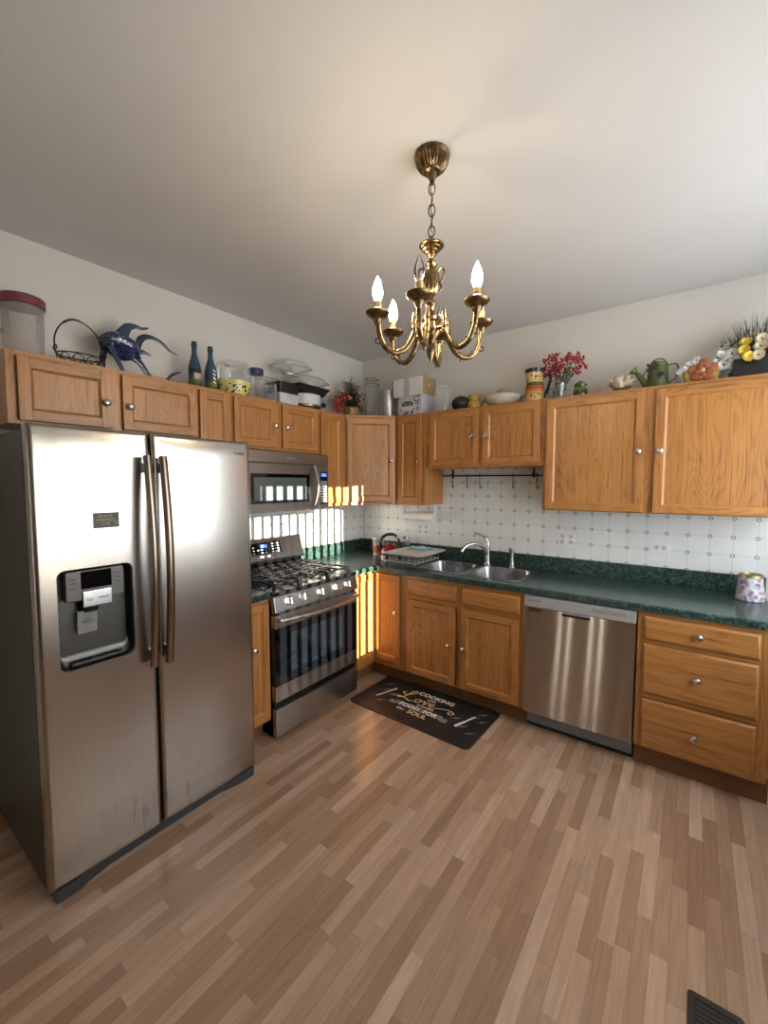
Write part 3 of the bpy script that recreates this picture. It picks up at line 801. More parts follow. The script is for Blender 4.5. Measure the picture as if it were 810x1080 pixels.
# oven door
dz0, dz1 = .240, .765; g0, g1 = .335, .690; wy0, wy1, wz0, wz1 = -1.525, -1.046, .395, .640
m = MB()
m.box((SX - .028, RY0 + .002, g1), (SX + .010, RY1 - .002, dz1), .003, 0)
m.box((SX - .028, RY0 + .002, dz0), (SX + .010, RY1 - .002, g0), .003, 0)
out = rrect_outer((wy0 + wy1) / 2, (wz0 + wz1) / 2, (wy1 - wy0) / 2, (wz1 - wz0) / 2, .012, RY0 + .002, RY1 - .002, g0, g1, 6); inn = rrect((wy0 + wy1) / 2, (wz0 + wz1) / 2, (wy1 - wy0) / 2, (wz1 - wz0) / 2, .012, 6)
m.loft([[(SX + .0085, *q) for q in out], [(SX + .0085, *q) for q in inn], [(SX - .026, *q) for q in inn], [(SX - .026, *q) for q in out], [(SX + .0085, *q) for q in out]], 1)
od = obj('oven_door', m, [M['steel'], M['dark_gl']], rg)
m = MB(); m.box((SX + .0015, wy0 - .004, wz0 - .004), (SX + .0055, wy1 + .004, wz1 + .004)); obj('oven_window', m, thin_glass('smoked oven glass', (.20, .25, .31), .04, (.08, .12, .16), 1.2), od)
m = MB()
pts = []
for i in range(21):
    s = i / 20; pts.append((SX + .030 + .030 * math.sin(PI * s), RY0 + .02 + (RY1 - RY0 - .04) * s, .742 - .012 * math.sin(PI * s)))
m.tube(pts, .0125, 12); m.box((SX + .008, RY0 + .018, .728), (SX + .036, RY0 + .046, .756), .005); m.box((SX + .008, RY1 - .046, .728), (SX + .036, RY1 - .018, .756), .005)
obj('handle', m, M['nickel'], od)
m = MB()
m.box((.06, RY0 + .025, .222), (SX - .035, RY1 - .025, .226)); m.box((.06, RY0 + .024, .222), (SX - .035, RY0 + .026, .70)); m.box((.06, RY1 - .026, .222), (SX - .035, RY1 - .024, .70)); m.box((.058, RY0 + .025, .222), (.061, RY1 - .025, .70))
obj('oven_cavity', m, plain('oven enamel', (.11, .12, .14), .35), rg)
for zz in (.43, .53):
    m = MB(); m.tube([(.10, RY0 + .05, zz), (.60, RY0 + .05, zz), (.60, RY1 - .05, zz), (.10, RY1 - .05, zz)], .003, 6, closed=True)
    for i in range(14): yy = RY0 + .09 + i * .0446; m.tube([(.10, yy, zz), (.60, yy, zz)], .0017, 5)
    obj('oven_rack', m, M['nickel'], rg)
m = MB(); m.box((SX - .028, RY0 + .002, .022), (SX + .008, RY1 - .002, .192), .004); obj('storage_drawer', m, M['steel'], rg)
m = MB(); m.box((SX - .04, RY0 + .006, .19), (SX - .010, RY1 - .006, .242)); obj('drawer_gap', m, M['black'], rg)
m = MB(); m.box((.05, RY0 + .02, 0), (SX - .06, RY1 - .02, .03)); obj('plinth', m, M['black'], rg)
# backguard
m = MB()
prof = [(.028, .912), (.028, 1.142), (.040, 1.150), (.058, 1.148), (.105, .990), (.098, .975), (.082, .972)]
m.raw([(x, RY0 + .002, z) for x, z in prof] + [(x, RY1 - .002, z) for x, z in prof], [tuple(range(7)), tuple(reversed(range(7, 14)))] + [(i, (i + 1) % 7, 7 + (i + 1) % 7, 7 + i) for i in range(7)])
bg = obj('backguard', m, M['steel'], rg, angle=25)
m = MB(); m.box((.04, RY0 + .004, .911), (.078, RY1 - .004, .975), .002); obj('black_riser', m, M['dark_gl'], rg)
XB = Matrix.Translation((.0818, 0, 1.070)) @ Matrix.Rotation(math.radians(-16.6), 4, 'Y')
m = MB(); m.box((-.001, -1.42, -.036), (.0016, -1.105, .052), .0008, 0, X=XB); m.box((.0014, -1.295, .010), (.0021, -1.235, .036), 0, 1, X=XB)
for i in range(5):
    for j in range(3):
        if j == 1 or abs(i - 2) > 0: m.box((.0014, -1.40 + i * .035, -.028 + j * .022), (.0020, -1.40 + i * .035 + .016, -.028 + j * .022 + .006), 0, 2, X=XB)
for i in range(3):
    for j in range(4): m.box((.0014, -1.19 + i * .024, -.03 + j * .02), (.0020, -1.19 + i * .024 + .014, -.03 + j * .02 + .009), 0, 2, X=XB)
m.text('8:38', .022, XB @ Matrix.Translation((.0022, -1.265, .023)) @ Matrix.Rotation(PI / 2, 4, 'Z') @ Matrix.Rotation(PI / 2, 4, 'X'), 3, .0002)
m.text('FRIGIDAIRE', .018, XB @ Matrix.Translation((.0006, -1.265, -.056)) @ Matrix.Rotation(PI / 2, 4, 'Z') @ Matrix.Rotation(PI / 2, 4, 'X'), 2, .0004)
obj('control_display', m, [M['dark_gl'], M['screen_blue'], M['screen_w'], M['white_pnt']], bg)
# burners and grates
for bx, by, br in ((.20, -1.50, .034), (.48, -1.50, .045), (.34, -1.27, .05), (.20, -1.04, .034), (.48, -1.04, .048)):
    m = MB(); m.lathe([(br + .014, 0), (br + .012, .008), (br, .010), (br, .018), (br - .004, .022), (0, .023)], (bx, by, .913), 24); obj('burner', m, [M['black_m']], rg)
for ga, gb in ((RY0 + .035, -1.405), (-1.395, -1.145), (-1.135, RY1 - .035)):
    m = MB(); z = .945
    x0_, x1_ = .115, .615
    m.tube([(x0_, ga, z), (x1_, ga, z), (x1_, gb, z), (x0_, gb, z)], .0075, 8, closed=True)
    for xx in (.20, .34, .48): m.box((xx - .006, ga, z - .006), (xx + .006, gb, z + .008), .002)
    m.box((x0_, (ga + gb) / 2 - .006, z - .006), (x1_, (ga + gb) / 2 + .006, z + .008), .002)
    for xx in (.265, .41): m.box((xx - .005, ga, z - .005), (xx + .005, ga + .07, z + .007), .002); m.box((xx - .005, gb - .07, z - .005), (xx + .005, gb, z + .007), .002)
    for xx in (x0_ + .005, x1_ - .005):
        for yy in (ga + .005, gb - .005): m.box((xx - .007, yy - .007, .912), (xx + .007, yy + .007, z))
    obj('grate', m, M['black_m'], rg)

# ------------------------------------------------------------------ microwave
MX, MY0, MY1, MZ0, MZ1 = .389, -1.664, -.893, 1.366, 1.772
mw = thing('microwave', 'stainless over-the-range microwave mounted under the short cabinet', 'microwave', (.2, -1.28, MZ0))
m = MB(); m.box((.012, MY0, MZ0 + .012), (MX - .03, MY1, MZ1), .003); m.box((.02, MY0 + .01, MZ0), (MX - .01, MY1 - .01, MZ0 + .014)); obj('case', m, M['grey_pl'], mw)
m = MB(); m.box((MX - .032, MY0, 1.694), (MX, MY1, MZ1), .006); m.text('Whirlpool', .020, face_x((MX + .0002, -1.262, 1.731)), 1, .0005); obj('vent_band', m, [M['steel_mw'], M['white_pnt']], mw)
wy0, wy1, wz0, wz1 = -1.60, -1.085, 1.425, 1.622
m = MB()
out = rrect_outer((wy0 + wy1) / 2, (wz0 + wz1) / 2, (wy1 - wy0) / 2, (wz1 - wz0) / 2, .008, MY0, -1.005, MZ0 + .003, 1.687, 6); inn = rrect((wy0 + wy1) / 2, (wz0 + wz1) / 2, (wy1 - wy0) / 2, (wz1 - wz0) / 2, .008, 6)
m.loft([[(MX - .03, *q) for q in out], [(MX, *q) for q in out], [(MX, *q) for q in inn], [(MX - .008, *q) for q in inn]])
md = obj('door', m, M['steel_mw'], mw)
m = MB(); m.box((MX - .012, wy0 - .003, wz0 - .003), (MX - .004, wy1 + .003, wz1 + .003)); m.box((MX - .004, wy0 + .03, wz0 + .02), (MX - .0035, wy1 - .035, wz1 - .025), 0, 1)
obj('door_window', m, [M['dark_gl'], plain('window mesh glass', (.10, .12, .12), .08)], md)
m = MB(); pts = []
for i in range(17): s = i / 16; pts.append((MX + .006 + .046 * math.sin(PI * s) ** .8, -1.045, 1.385 + .298 * s))
m.tube(pts, .011, 10, flat=1.5); obj('handle', m, M['nickel'], md)
m = MB(); m.box((MX - .03, -1.003, MZ0 + .003), (MX, MY1, 1.687), .003, 0); m.box((MX - .001, -.985, 1.405), (MX + .0012, -.908, 1.645), .001, 1)
m.box((MX + .0010, -.972, 1.608), (MX + .0018, -.918, 1.632), 0, 2); m.text('8:38', .018, face_x((MX + .0019, -.945, 1.62)), 3, .0002)
for i in range(3):
    for j in range(9): m.box((MX + .0011, -.975 + i * .022, 1.42 + j * .018), (MX + .0016, -.975 + i * .022 + .016, 1.42 + j * .018 + .009), 0, 3)
obj('control_panel', m, [M['steel_mw'], M['dark_gl'], M['screen_blue'], M['screen_w']], mw)

# ------------------------------------------------------------------ dishwasher
dwt = thing('dishwasher', 'built-in stainless dishwasher with light control strip and pocket handle', 'dishwasher', (2.109, -.33, 0))
DY = -.640; DX0, DX1 = 1.8085, 2.409
m = MB(); m.box((DX0 + .004, -.60, .128), (DX1 - .004, -.03, .868)); m.box((DX0 + .004, -.52, .02), (DX1 - .004, -.03, .13)); m.box((DX0 - .002, -.612, .127), (DX1 + .003, -.595, .8755)); obj('tub', m, M['black_pl'], dwt)
m = MB(); m.box((DX0 + .001, DY, .127), (DX1 - .001, -.605, .800), .004); dd = obj('door', m, M['steel_x'], dwt)
m = MB(); m.box((DX0 + .001, DY - .003, .800), (DX1 - .001, -.605, .869), .005, 0)
m.text('FRIGIDAIRE', .014, face_y((1.872, DY - .0032, .840)), 1, .0003)
for i in range(9):
    xx = 2.20 + i * .019
    m.tube([(xx + .0065 * math.cos(a), DY - .0034, .836 - .002 * (i % 2) + .004 * math.sin(a)) for a in [j * PI / 4 for j in range(8)]],   .0009, 4, 1, closed=True)
    m.box((xx - .005, DY - .0036, .846), (xx + .007, DY - .003, .848), 0, 1)
obj('control_strip', m, [M['steel_lt'], M['ink']], dwt)
m = MB(); m.box((2.030, DY - .004, .774), (2.182, DY + .006, .797), .003, 0); m.box((2.033, DY - .010, .790), (2.180, DY - .003, .799), .003, 1); obj('pocket_handle', m, [M['black_pl'], M['steel_lt']], dd)
m = MB()
for i in range(3): m.box((1.838, DY - .001, .774 + i * .007), (1.912, DY + .001, .778 + i * .007))
obj('vent', m, M['black_pl'], dd)
m = MB(); m.box((DX0 + .004, -.552, .022), (DX1 - .004, -.535, .126), .003, 0); m.box((DX0 + .004, -.549, .0), (DX1 - .004, -.53, .026), .002, 1)
for xx in (DX0 + .04, DX1 - .04): m.lathe([(.007, 0), (.007, .003), (0, .0035)], (0, 0, 0), 10, 2, X=Matrix.Translation((xx, -.552, .09)) @ RX90)
obj('kick_plate', m, [plain('grey kick plate', (.24, .265, .305), .4), M['black_pl'], M['nickel']], dwt)

# ------------------------------------------------------------------ chandelier
def antique(name, hi, lo, rough):
    k = N(name); c = k.coord(); a = k.noise(c, 55, 4, .6)
    k.set(col=k.mix(k.maprange(a, .35, .65, 0, 1), lo, hi), rough=rough, metal=1); return k.m
M['brass'] = antique('aged brass', (.42, .285, .14), (.13, .085, .042), .27)
M['brass_d'] = antique('dark aged brass', (.30, .20, .10), (.11, .07, .034), .3)
M['bulb_on'] = N('lit flame bulb').set(col=(1, .9, .7), emit=(1, .80, .54), emits=118.0).m
M['bulb_off'] = thin_glass('clear bulb glass', (.97, .97, .97), refl=1.6)
M['sleeve'] = plain('candle sleeve', (.62, .42, .17), .4)
CX, CY = 1.832, -1.858
ch = thing('chandelier', 'six-arm brass chandelier hanging on a chain with three bulbs lit', 'chandelier', (CX, CY, 2.0))
c0 = (CX, CY, 0)
m = MB(); m.lathe([(0, 2.7295), (.060, 2.7295), (.063, 2.722), (.058, 2.712)], c0, 40); m.lathe([(.058, 2.714), (.056, 2.700), (.047, 2.684), (.034, 2.674)], c0, 120, flute=(26, .05))
m.lathe([(.034, 2.675), (.030, 2.668), (.018, 2.664), (.016, 2.652), (.010, 2.646), (.008, 2.63)], c0, 24); obj('canopy', m, M['brass_d'], ch)
m = MB(); z = 2.635; i = 0
while z > 2.425:
    L_ = .044; a = i * PI / 2 + .5; r = .0115
    pts = []
    for k in range(16):
        t = 2 * PI * k / 16; px_ = r * math.cos(t); pz = (L_ / 2) * math.sin(t)
        pts.append((CX + px_ * math.cos(a), CY + px_ * math.sin(a), z - L_ / 2 + pz))
    m.tube(pts, .0026, 6, closed=True); z -= L_ - .007; i += 1
m.tube([(CX + .004 * math.sin(k), CY + .004 * math.cos(k), 2.65 - .235 * k / 24) for k in range(25)], .0016, 5)
obj('chain', m, M['brass_d'], ch)
m = MB(); m.lathe([(.006, 2.432), (.012, 2.428), (.034, 2.424), (.044, 2.419), (.045, 2.414), (.040, 2.409), (.036, 2.408), (.034, 2.402), (.026, 2.399), (.024, 2.393), (.015, 2.389), (.018, 2.383), (.013, 2.378), (.008, 2.372), (.008, 2.364), (.018, 2.358), (.022, 2.350), (.018, 2.341), (.009, 2.336), (.010, 2.332),
                  (.024, 2.325), (.026, 2.316)], c0, 32); m.lathe([(.026, 2.317), (.029, 2.30), (.027, 2.27), (.022, 2.25), (.016, 2.243)], c0, 64, flute=(14, .06))
m.lathe([(.016, 2.244), (.009, 2.236), (.010, 2.226), (.019, 2.216), (.021, 2.208), (.015, 2.198), (.014, 2.18), (.022, 2.165), (.036, 2.158), (.037, 2.148), (.030, 2.140), (.034, 2.125), (.037, 2.11), (.031, 2.095), (.020, 2.084), (.018, 2.075), (.010, 2.066), (.012, 2.055), (.016, 2.04), (.010, 2.022), (.005, 2.012), (.003, 2.003), (0, 2.0)], c0, 32)
obj('column', m, M['brass'], ch)
m = MB(); ang = math.atan2(CY + 3.2437, 2.6334 - CX)
cam_a = math.atan2(-3.2437 - CY, 2.6334 - CX)       # side of the room the photographer stands on
ra = cam_a + PI / 2
def cyl(r, a, z): return (CX + r * math.cos(a), CY + r * math.sin(a), z)
m.tube(smooth_pts([cyl(.020, ra, 2.322), cyl(.036, ra, 2.338), cyl(.046, ra, 2.325), cyl(.040, ra, 2.30), cyl(.032, ra, 2.285), cyl(.036, ra, 2.268), cyl(.030, ra, 2.256)]), .004, 8)
m.tube(smooth_pts([cyl(.020, ra + PI, 2.322), cyl(.036, ra + PI, 2.338), cyl(.046, ra + PI, 2.325), cyl(.040, ra + PI, 2.30), cyl(.032, ra + PI, 2.285), cyl(.036, ra + PI, 2.268), cyl(.030, ra + PI, 2.256)]), .004, 8)
obj('scroll_handle', m, M['brass'], ch)
lit = {0: False, 1: True, 2: False, 3: False, 4: True, 5: True}
for i in range(6):
    a = cam_a + math.radians(-11 + 60 * i)
    lit_i = i in (1, 4, 5)
    m = MB(); m.tube(smooth_pts([cyl(.030, a, 2.118), cyl(.058, a, 2.115), cyl(.072, a, 2.085), cyl(.098, a, 2.045), (cyl(.135, a, 2.028)), cyl(.172, a, 2.045), cyl(.192, a, 2.085), cyl(.198, a, 2.135)], 5), [.0085] * 6 + [.0108] * 12 + [.0098] * 18, 10)
    for rr, zz in ((.118, 2.022), (.16, 2.034)): m.ball(cyl(rr, a, zz - .006), .0055, 0, 8, 6); m.ball(cyl(rr, a, zz + .020), .004, 0, 8, 6)
    m.tube(smooth_pts([cyl(.185, a, 2.062), cyl(.202, a, 2.055), cyl(.208, a, 2.068), cyl(.200, a, 2.074)], 4), .0028, 6)
    arm = obj('arm', m, M['brass'], ch)
    m = MB(); m.lathe([(.004, 2.155), (.007, 2.175), (.0055, 2.180), (.004, 2.184), (.0085, 2.150), (.0075, 2.135), (.010, 2.125), (.012, 2.112), (.006, 2.105)][::-1][:5] , cyl(.064, a, 0), 12)
    m.lathe([(.009, 2.105), (.012, 2.115), (.008, 2.127), (.010, 2.14), (.0105, 2.150), (.006, 2.16), (.007, 2.168), (.0025, 2.178), (0, 2.192)], cyl(.064, a, 0), 14); obj('finial', m, M['brass'], arm)
    m = MB(); m.lathe([(.008, 2.118), (.011, 2.126), (.015, 2.131), (.017, 2.140), (.025, 2.146), (.030, 2.150), (.036, 2.152), (.0425, 2.160), (.043, 2.164), (.041, 2.166), (.032, 2.162), (.016, 2.159), (.0135, 2.166)], cyl(.2, a, 0), 28); obj('drip_pan', m, M['brass_d'], arm)
    m = MB(); m.lathe([(.0125, 2.158), (.0125, 2.200), (.011, 2.203), (0, 2.203)], cyl(.2, a, 0), 18); obj('candle_sleeve', m, M['sleeve'], arm)
    m = MB(); m.lathe([(.008, 2.200), (.0135, 2.212), (.0182, 2.228), (.0178, 2.243), (.0125, 2.262), (.006, 2.278), (0, 2.290)], cyl(.2, a, 0), 18); obj('bulb', m, M['bulb_on'] if lit_i else M['bulb_off'], arm)

# ------------------------------------------------------------------ hook rail over the sink
t = thing('hook_rail', 'black metal hook rail on the tiles under the sink wall cabinet', 'rail', (1.32, -.03, 1.61))
m = MB(); m.tube([(.905, -.045, 1.622), (1.735, -.045, 1.617)], .006, 10); obj('bar', m, M['black_m'], t)
for xx in (.99, 1.66):
    m = MB(); m.box((xx - .008, -.012, 1.60), (xx + .008, -.006, 1.675), .002); m.tube([(xx, -.008, 1.645), (xx, -.035, 1.645), (xx, -.045, 1.625)], .004, 8); obj('bracket', m, M['black_m'], t)
base = None
for xx, lb in ((1.000, 'leftmost S-hook on the black rail over the sink'), (1.131, 'second S-hook from the left on the rail over the sink'), (1.239, 'third S-hook from the left on the black rail'),
               (1.512, 'S-hook on the rail just right of the wide empty gap'), (1.689, 'S-hook at the right end of the black rail')):
    if base is None:
        m = MB(); m.tube(smooth_pts([(0, .008, .0), (0, .006, .010), (0, -.001, .0135), (0, -.008, .008), (0, -.0095, -.004), (0, -.0085, -.06), (0, -.011, -.088), (0, -.022, -.099), (0, -.034, -.092), (0, -.038, -.078)], 5), .0034, 8)
        base = obj('rail_hook', m, M['black_m'], local=True); h = base
        h.location = (xx, -.045, 1.619)
    else:
        h = base.copy(); COL.objects.link(h); h.location = (xx, -.045, 1.619)
    h.rotation_euler = (0, 0, random.uniform(.5, 1.1)); h['label'] = lb; h['category'] = 'hook'; h['group'] = 'hooks on the rail'

# ------------------------------------------------------------------ outlets, paper towel
M['recep'] = plain('receptacle face', (.50, .51, .53), .4)
M['slot'] = plain('outlet slot', (.03, .03, .03), .5)
def outlet(x0, x1, z0, z1, gangs, label, level=False):
    t = thing('wall_outlet', label, 'outlet', ((x0 + x1) / 2, -.006, (z0 + z1) / 2), 0, 'outlets on the tile wall')
    m = MB(); m.box((x0, -.011, z0), (x1, -.006, z1), .003); obj('cover_plate', m, M['white'], t)
    for g in range(gangs):
        cx = x0 + (x1 - x0) * (g + .5) / gangs; cz = (z0 + z1) / 2
        m = MB()
        for s in (-1, 1):
            ox, oz = (s * .02, 0) if level else (0, s * .021)
            m.lathe([(.0145, 0), (.0145, .003), (.013, .004), (0, .004)], seg=20, X=Matrix.Translation((cx + ox, -.0105, cz + oz)) @ RX90)
            for q in (-.005, .005):
                dx, dz = (0, q) if level else (q, 0)
                m.box((cx + ox + dx - (.004 if level else .001), -.0152, cz + oz + dz - (.001 if level else .004)), (cx + ox + dx + (.004 if level else .001), -.0140, cz + oz + dz + (.001 if level else .004)), 0, 1)
        obj('receptacle', m, [M['recep'], M['slot']], t)
outlet(.634, .761, 1.092, 1.207, 2, 'double white outlet plate on the tiles behind the dish rack')
outlet(1.845, 1.962, 1.100, 1.213, 2, 'double white outlet plate on the tiles above the dishwasher')
outlet(2.414, 2.528, 1.114, 1.176, 1, 'single white outlet plate mounted sideways at the right', True)
t = thing('paper_towel_holder', 'white paper towel roll hanging under the narrow wall cabinet', 'paper towel', (.73, -.11, 1.27))
XT = Matrix.Translation((0, -.11, 1.272)) @ Matrix.Rotation(PI / 2, 4, 'Y')
m = MB(); m.lathe([(.012, .575), (.037, .575), (.038, .578), (.038, .858), (.037, .861), (.012, .861)], seg=28, X=XT); obj('roll', m, plain('paper towel', (.88, .87, .83), .85), t)
m = MB()
for xx in (.562, .870): m.box((xx, -.125, 1.262), (xx + .006, -.095, 1.378), .002); m.lathe([(.022, xx), (.022, xx + .006)], seg=18, X=XT)
m.box((.562, -.125, 1.372), (.876, -.095, 1.378), .001); obj('bracket', m, M['white'], t)

# ------------------------------------------------------------------ things on the worktop
t = thing('tea_kettle', 'red enamel tea kettle with black arched handle on the corner worktop', 'kettle', (.50, -.235, .915))
kc = (.50, -.235, .915)
red = plain('red enamel', (.20, .006, .014), .15)
m = MB(); m.lathe([(.085, .002), (.092, .012), (.094, .03), (.088, .062), (.072, .088), (.045, .104), (.03, .108)], kc, 32); obj('body', m, red, t)
m = MB(); m.lathe([(.094, .0), (.0955, .006), (.0955, .016), (.093, .018)], kc, 32); obj('base_band', m, M['nickel'], t)
m = MB(); m.lathe([(.046, .103), (.044, .109), (.02, .117), (0, .119)], kc, 24); m.lathe([(.006, .117), (.012, .128), (.012, .137), (0, .141)], kc, 14, 1); obj('lid', m, [red, M['black_pl']], t)
m = MB(); X = Matrix.Translation(kc) @ Matrix.Rotation(math.radians(40), 4, 'Z')
m.tube(smooth_pts([(-.075, 0, .085), (-.088, 0, .12), (-.075, 0, .165), (-.03, 0, .195), (.025, 0, .195), (.055, 0, .175)], 6), [.010] * 12 + [.0115] * 13 + [.0105] * 6, 10, X=X, flat=1.3)
m.tube(smooth_pts([(.062, 0, .165), (.078, 0, .14), (.08, 0, .105), (.072, 0, .085)], 5), .009, 10, X=X); obj('handle', m, M['black_pl'], t)
m = MB(); X2 = Matrix.Translation(kc) @ Matrix.Rotation(math.radians(-140), 4, 'Z'); m.tube([(.07, 0, .05), (.1, 0, .075), (.118, 0, .098)], [.02, .015, .012], 12, X=X2); obj('spout', m, red, t)
def band_mat(name, stops, rough=.4):
    k = N(name); z = k.sep(k.coord())[2]
    x = k.n('ShaderNodeValToRGB'); k.link(z, x.inputs[0]); x.color_ramp.interpolation = 'CONSTANT'
    e = x.color_ramp.elements
    while len(e) < len(stops): e.new(.5)
    for el, (p_, c_) in zip(e, stops): el.position = p_; el.color = (*c_, 1)
    k.set(col=x.outputs[0], rough=rough); return k.m
t = thing('plastic_bucket', 'small white tub with orange and red label beside the kettle', 'tub', (.355, -.215, .915))
bk = (.355, -.215, .915)
m = MB(); m.lathe([(.046, 0), (.048, .004), (.054, .145), (.0, .145)], bk, 28); obj('tub_body', m, band_mat('tub label', [(0, (.62, .58, .55)), (.02, (.50, .16, .07)), (.075, (.62, .25, .12)), (.088, (.60, .46, .42)), (.11, (.45, .38, .42))]), t)
m = MB(); m.lathe([(.056, .142), (.0575, .144), (.0575, .158), (.054, .161), (0, .161)], bk, 28); obj('lid', m, M['white'], t)
M['glass'] = thin_glass('clear glass', (.975, .985, .98), .04, (.85, .88, .87), refl=.8)
M['plastic_c'] = thin_glass('clear plastic', (.99, .992, .992), .10, (.92, .93, .94), .55)
M['plastic_rim'] = thin_glass('plastic rim', (.85, .86, .87), .35, (.62, .63, .64), 1.3)
M['frost'] = thin_glass('frosted plastic', (.90, .88, .86), .30, (.62, .57, .55), .7)
m = MB(); jc = (.562, -.072, .915)
m.shell([(0, .004), (.040, .004), (.042, .01), (.042, .10), (.036, .118), (.030, .125), (.032, .13), (.032, .15)], jc, 24); m.lathe([(.034, .148), (.034, .166), (0, .167)], jc, 24, 1)
solo('glass_jar', m, [M['glass'], M['nickel']], 'small clear glass jar against the splash strip behind the kettle', 'jar', jc)
# dish rack
t = thing('dish_rack', 'white wire dish rack carrying a slotted white tray left of the sink', 'dish rack', (.76, -.28, .915))
wire = plain('white coated wire', (.70, .69, .66), .35)
rx0, rx1, ry0, ry1 = .592, .884, -.445, -.07
m = MB(); ring = [(rx0, ry0), (rx1, ry0), (rx1, ry1), (rx0, ry1)]
for z in (.922, .972): m.tube([(x, y, z) for x, y in ring], .0028, 6, closed=True)
for i in range(6):
    x = rx0 + (rx1 - rx0) * i / 5
    m.tube([(x, ry0, .972), (x, ry0, .922), (x, ry1, .922), (x, ry1, .972)], .0022, 6)
for i in range(1, 6):
    y = ry0 + (ry1 - ry0) * i / 6
    m.tube([(rx0, y, .972), (rx0, y, .922)], .0022, 6); m.tube([(rx1, y, .972), (rx1, y, .922)], .0022, 6)
for x, y in ring: m.box((x - .006, y - .006, .915), (x + .006, y + .006, .926), .002)
obj('wire_frame', m, wire, t)
m = MB(); tr = plain('tray plastic', (.60, .575, .52), .4)
cx_, cy_ = .775, -.265
m.loft([[(x, y, .975) for x, y in rrect(cx_, cy_, .165, .20, .04)], [(x, y, .990) for x, y in rrect(cx_, cy_, .185, .222, .045)], [(x, y, .996) for x, y in rrect(cx_, cy_, .185, .222, .045)], [(x, y, .993) for x, y in rrect(cx_, cy_, .175, .212, .042)], [(x, y, .984) for x, y in rrect(cx_, cy_, .165, .20, .04)]], cap0=True, cap1=True)
for i in range(9): m.box((.66, -.42 + i * .038, .984), (.86, -.42 + i * .038 + .018, .9885), .002)
obj('drain_tray', m, tr, t)
m = MB(); cl_ = []
b = bmesh.new(); bmesh.ops.create_grid(b, x_segments=16, y_segments=12, size=.5)
for v in b.verts:
    x, y = v.co.x, v.co.y
    v.co = Vector((.735 + x * .19, -.130 + y * .12 + .012 * math.sin(x * 6), 1.012 + .003 * math.sin(x * 14 + y * 5) + .002 * math.sin(y * 17) - .010 * (abs(x) * 2) ** 4 - .012 * (abs(y) * 2) ** 4))
m.bm(b)
b = bmesh.new(); bmesh.ops.create_grid(b, x_segments=16, y_segments=12, size=.5)
for v in b.verts:
    x, y = v.co.x, v.co.y
    v.co = Vector((.735 + x * .19, -.130 + y * .12 + .012 * math.sin(x * 6), .9975))
m.bm(b)
# join rims of top and bottom sheet
n1, n2 = 16, 12
solo('dish_cloth', m, plain('light blue cloth', (.34, .58, .68), .9, vary=.1), 'folded light blue dish cloth lying on the dish rack tray', 'cloth', (.735, -.13, .9975))
# floral cup
k = N('floral paper'); c = k.coord()
vo = k.n('ShaderNodeTexVoronoi'); k.link(c, vo.inputs['Vector']); vo.inputs['Scale'].default_value = 44
blot = k.maprange(vo.outputs['Distance'], .38, .58, 1, 0)
pick = k.n('ShaderNodeSeparateColor'); k.link(vo.outputs['Color'], pick.inputs[0])
colr = k.ramp(pick.outputs[0], [(0, (.24, .30, .25)), (.30, (.40, .22, .38)), (.5, (.09, .09, .11)), (.66, (.38, .43, .38)), (.82, (.30, .12, .28))])
k.set(col=k.mix(blot, (.50, .545, .55), colr), rough=.5); M['floral'] = k.m
cc = (2.903, -.195, .915)
m = MB(); m.lathe([(.060, 0), (.064, .006), (.053, .125), (.054, .130)], cc, 36); m.lathe([(.0545, .128), (.0545, .143), (.049, .146), (.047, .13), (0, .128)], cc, 36, 1)
solo('candle_jar', m, [M['floral'], plain('brass rim', (.36, .30, .17), .35, .8)], 'tapered floral jar with brass rim at the right end of the worktop', 'jar', cc)

# ------------------------------------------------------------------ floor mat and floor register
k = N('charcoal chalk mat'); c = k.coord()
a = k.noise(c, 6, 5, .65); k.set(col=k.ramp(a, [(.3, (.010, .0095, .010)), (.55, (.019, .018, .018)), (.8, (.04, .038, .038))]), rough=.45); M['mat'] = k.m
chalk = plain('chalk white print', (.80, .79, .77), .7); gold = plain('chalk gold print', (.78, .58, .30), .7); grey = plain('chalk grey print', (.20, .20, .20), .7)
fm = MB(); mc = (1.168, -.786)
o1 = rrect(0, 0, .470, .252, .04, 5)
fm.loft([[(x, y, .0005) for x, y in o1], [(x, y, .008) for x, y in o1], [(x * .982, y * .968, .0125) for x, y in o1]], cap0=True, cap1=True)
Z = .0128
def flat(p, s=1.0, r=0.0): return Matrix.Translation((p[0], p[1], Z)) @ Matrix.Rotation(r, 4, 'Z')
fm.text('COOKING', .060, flat((.03, .135)), 1, .0002, bold=.018)
fm.text('with', .040, flat((.02, .088)), 1, .0002)
fm.text('provides', .038, flat((.03, -.012)), 1, .0002)
# script Love
def stroke(pts, w, mi): fm.ribbon([tuple(p)[:2] for p in smooth_pts([(x, y, 0) for x, y in pts], 7)], w, Z + .0003, mi)
stroke([(-.20, .095), (-.215, .075), (-.185, .060), (-.15, .085), (-.125, .125), (-.14, .140), (-.16, .115), (-.168, .06), (-.185, .015), (-.215, .0), (-.205, .018), (-.16, .012), (-.115, -.002), (-.09, .012)], .009, 2)
stroke([(-.055, .055), (-.082, .040), (-.075, .012), (-.050, .016), (-.042, .042), (-.055, .055), (-.03, .046)], .008, 2)
stroke([(-.03, .046), (-.012, .055), (-.006, .012), (.02, .052), (.03, .042)], .008, 2)
stroke([(.03, .03), (.062, .035), (.06, .055), (.040, .046), (.040, .018), (.065, .010), (.10, .026), (.15, .048), (.20, .050), (.225, .030), (.205, .010), (.185, .022), (.20, .034)], .007, 2)
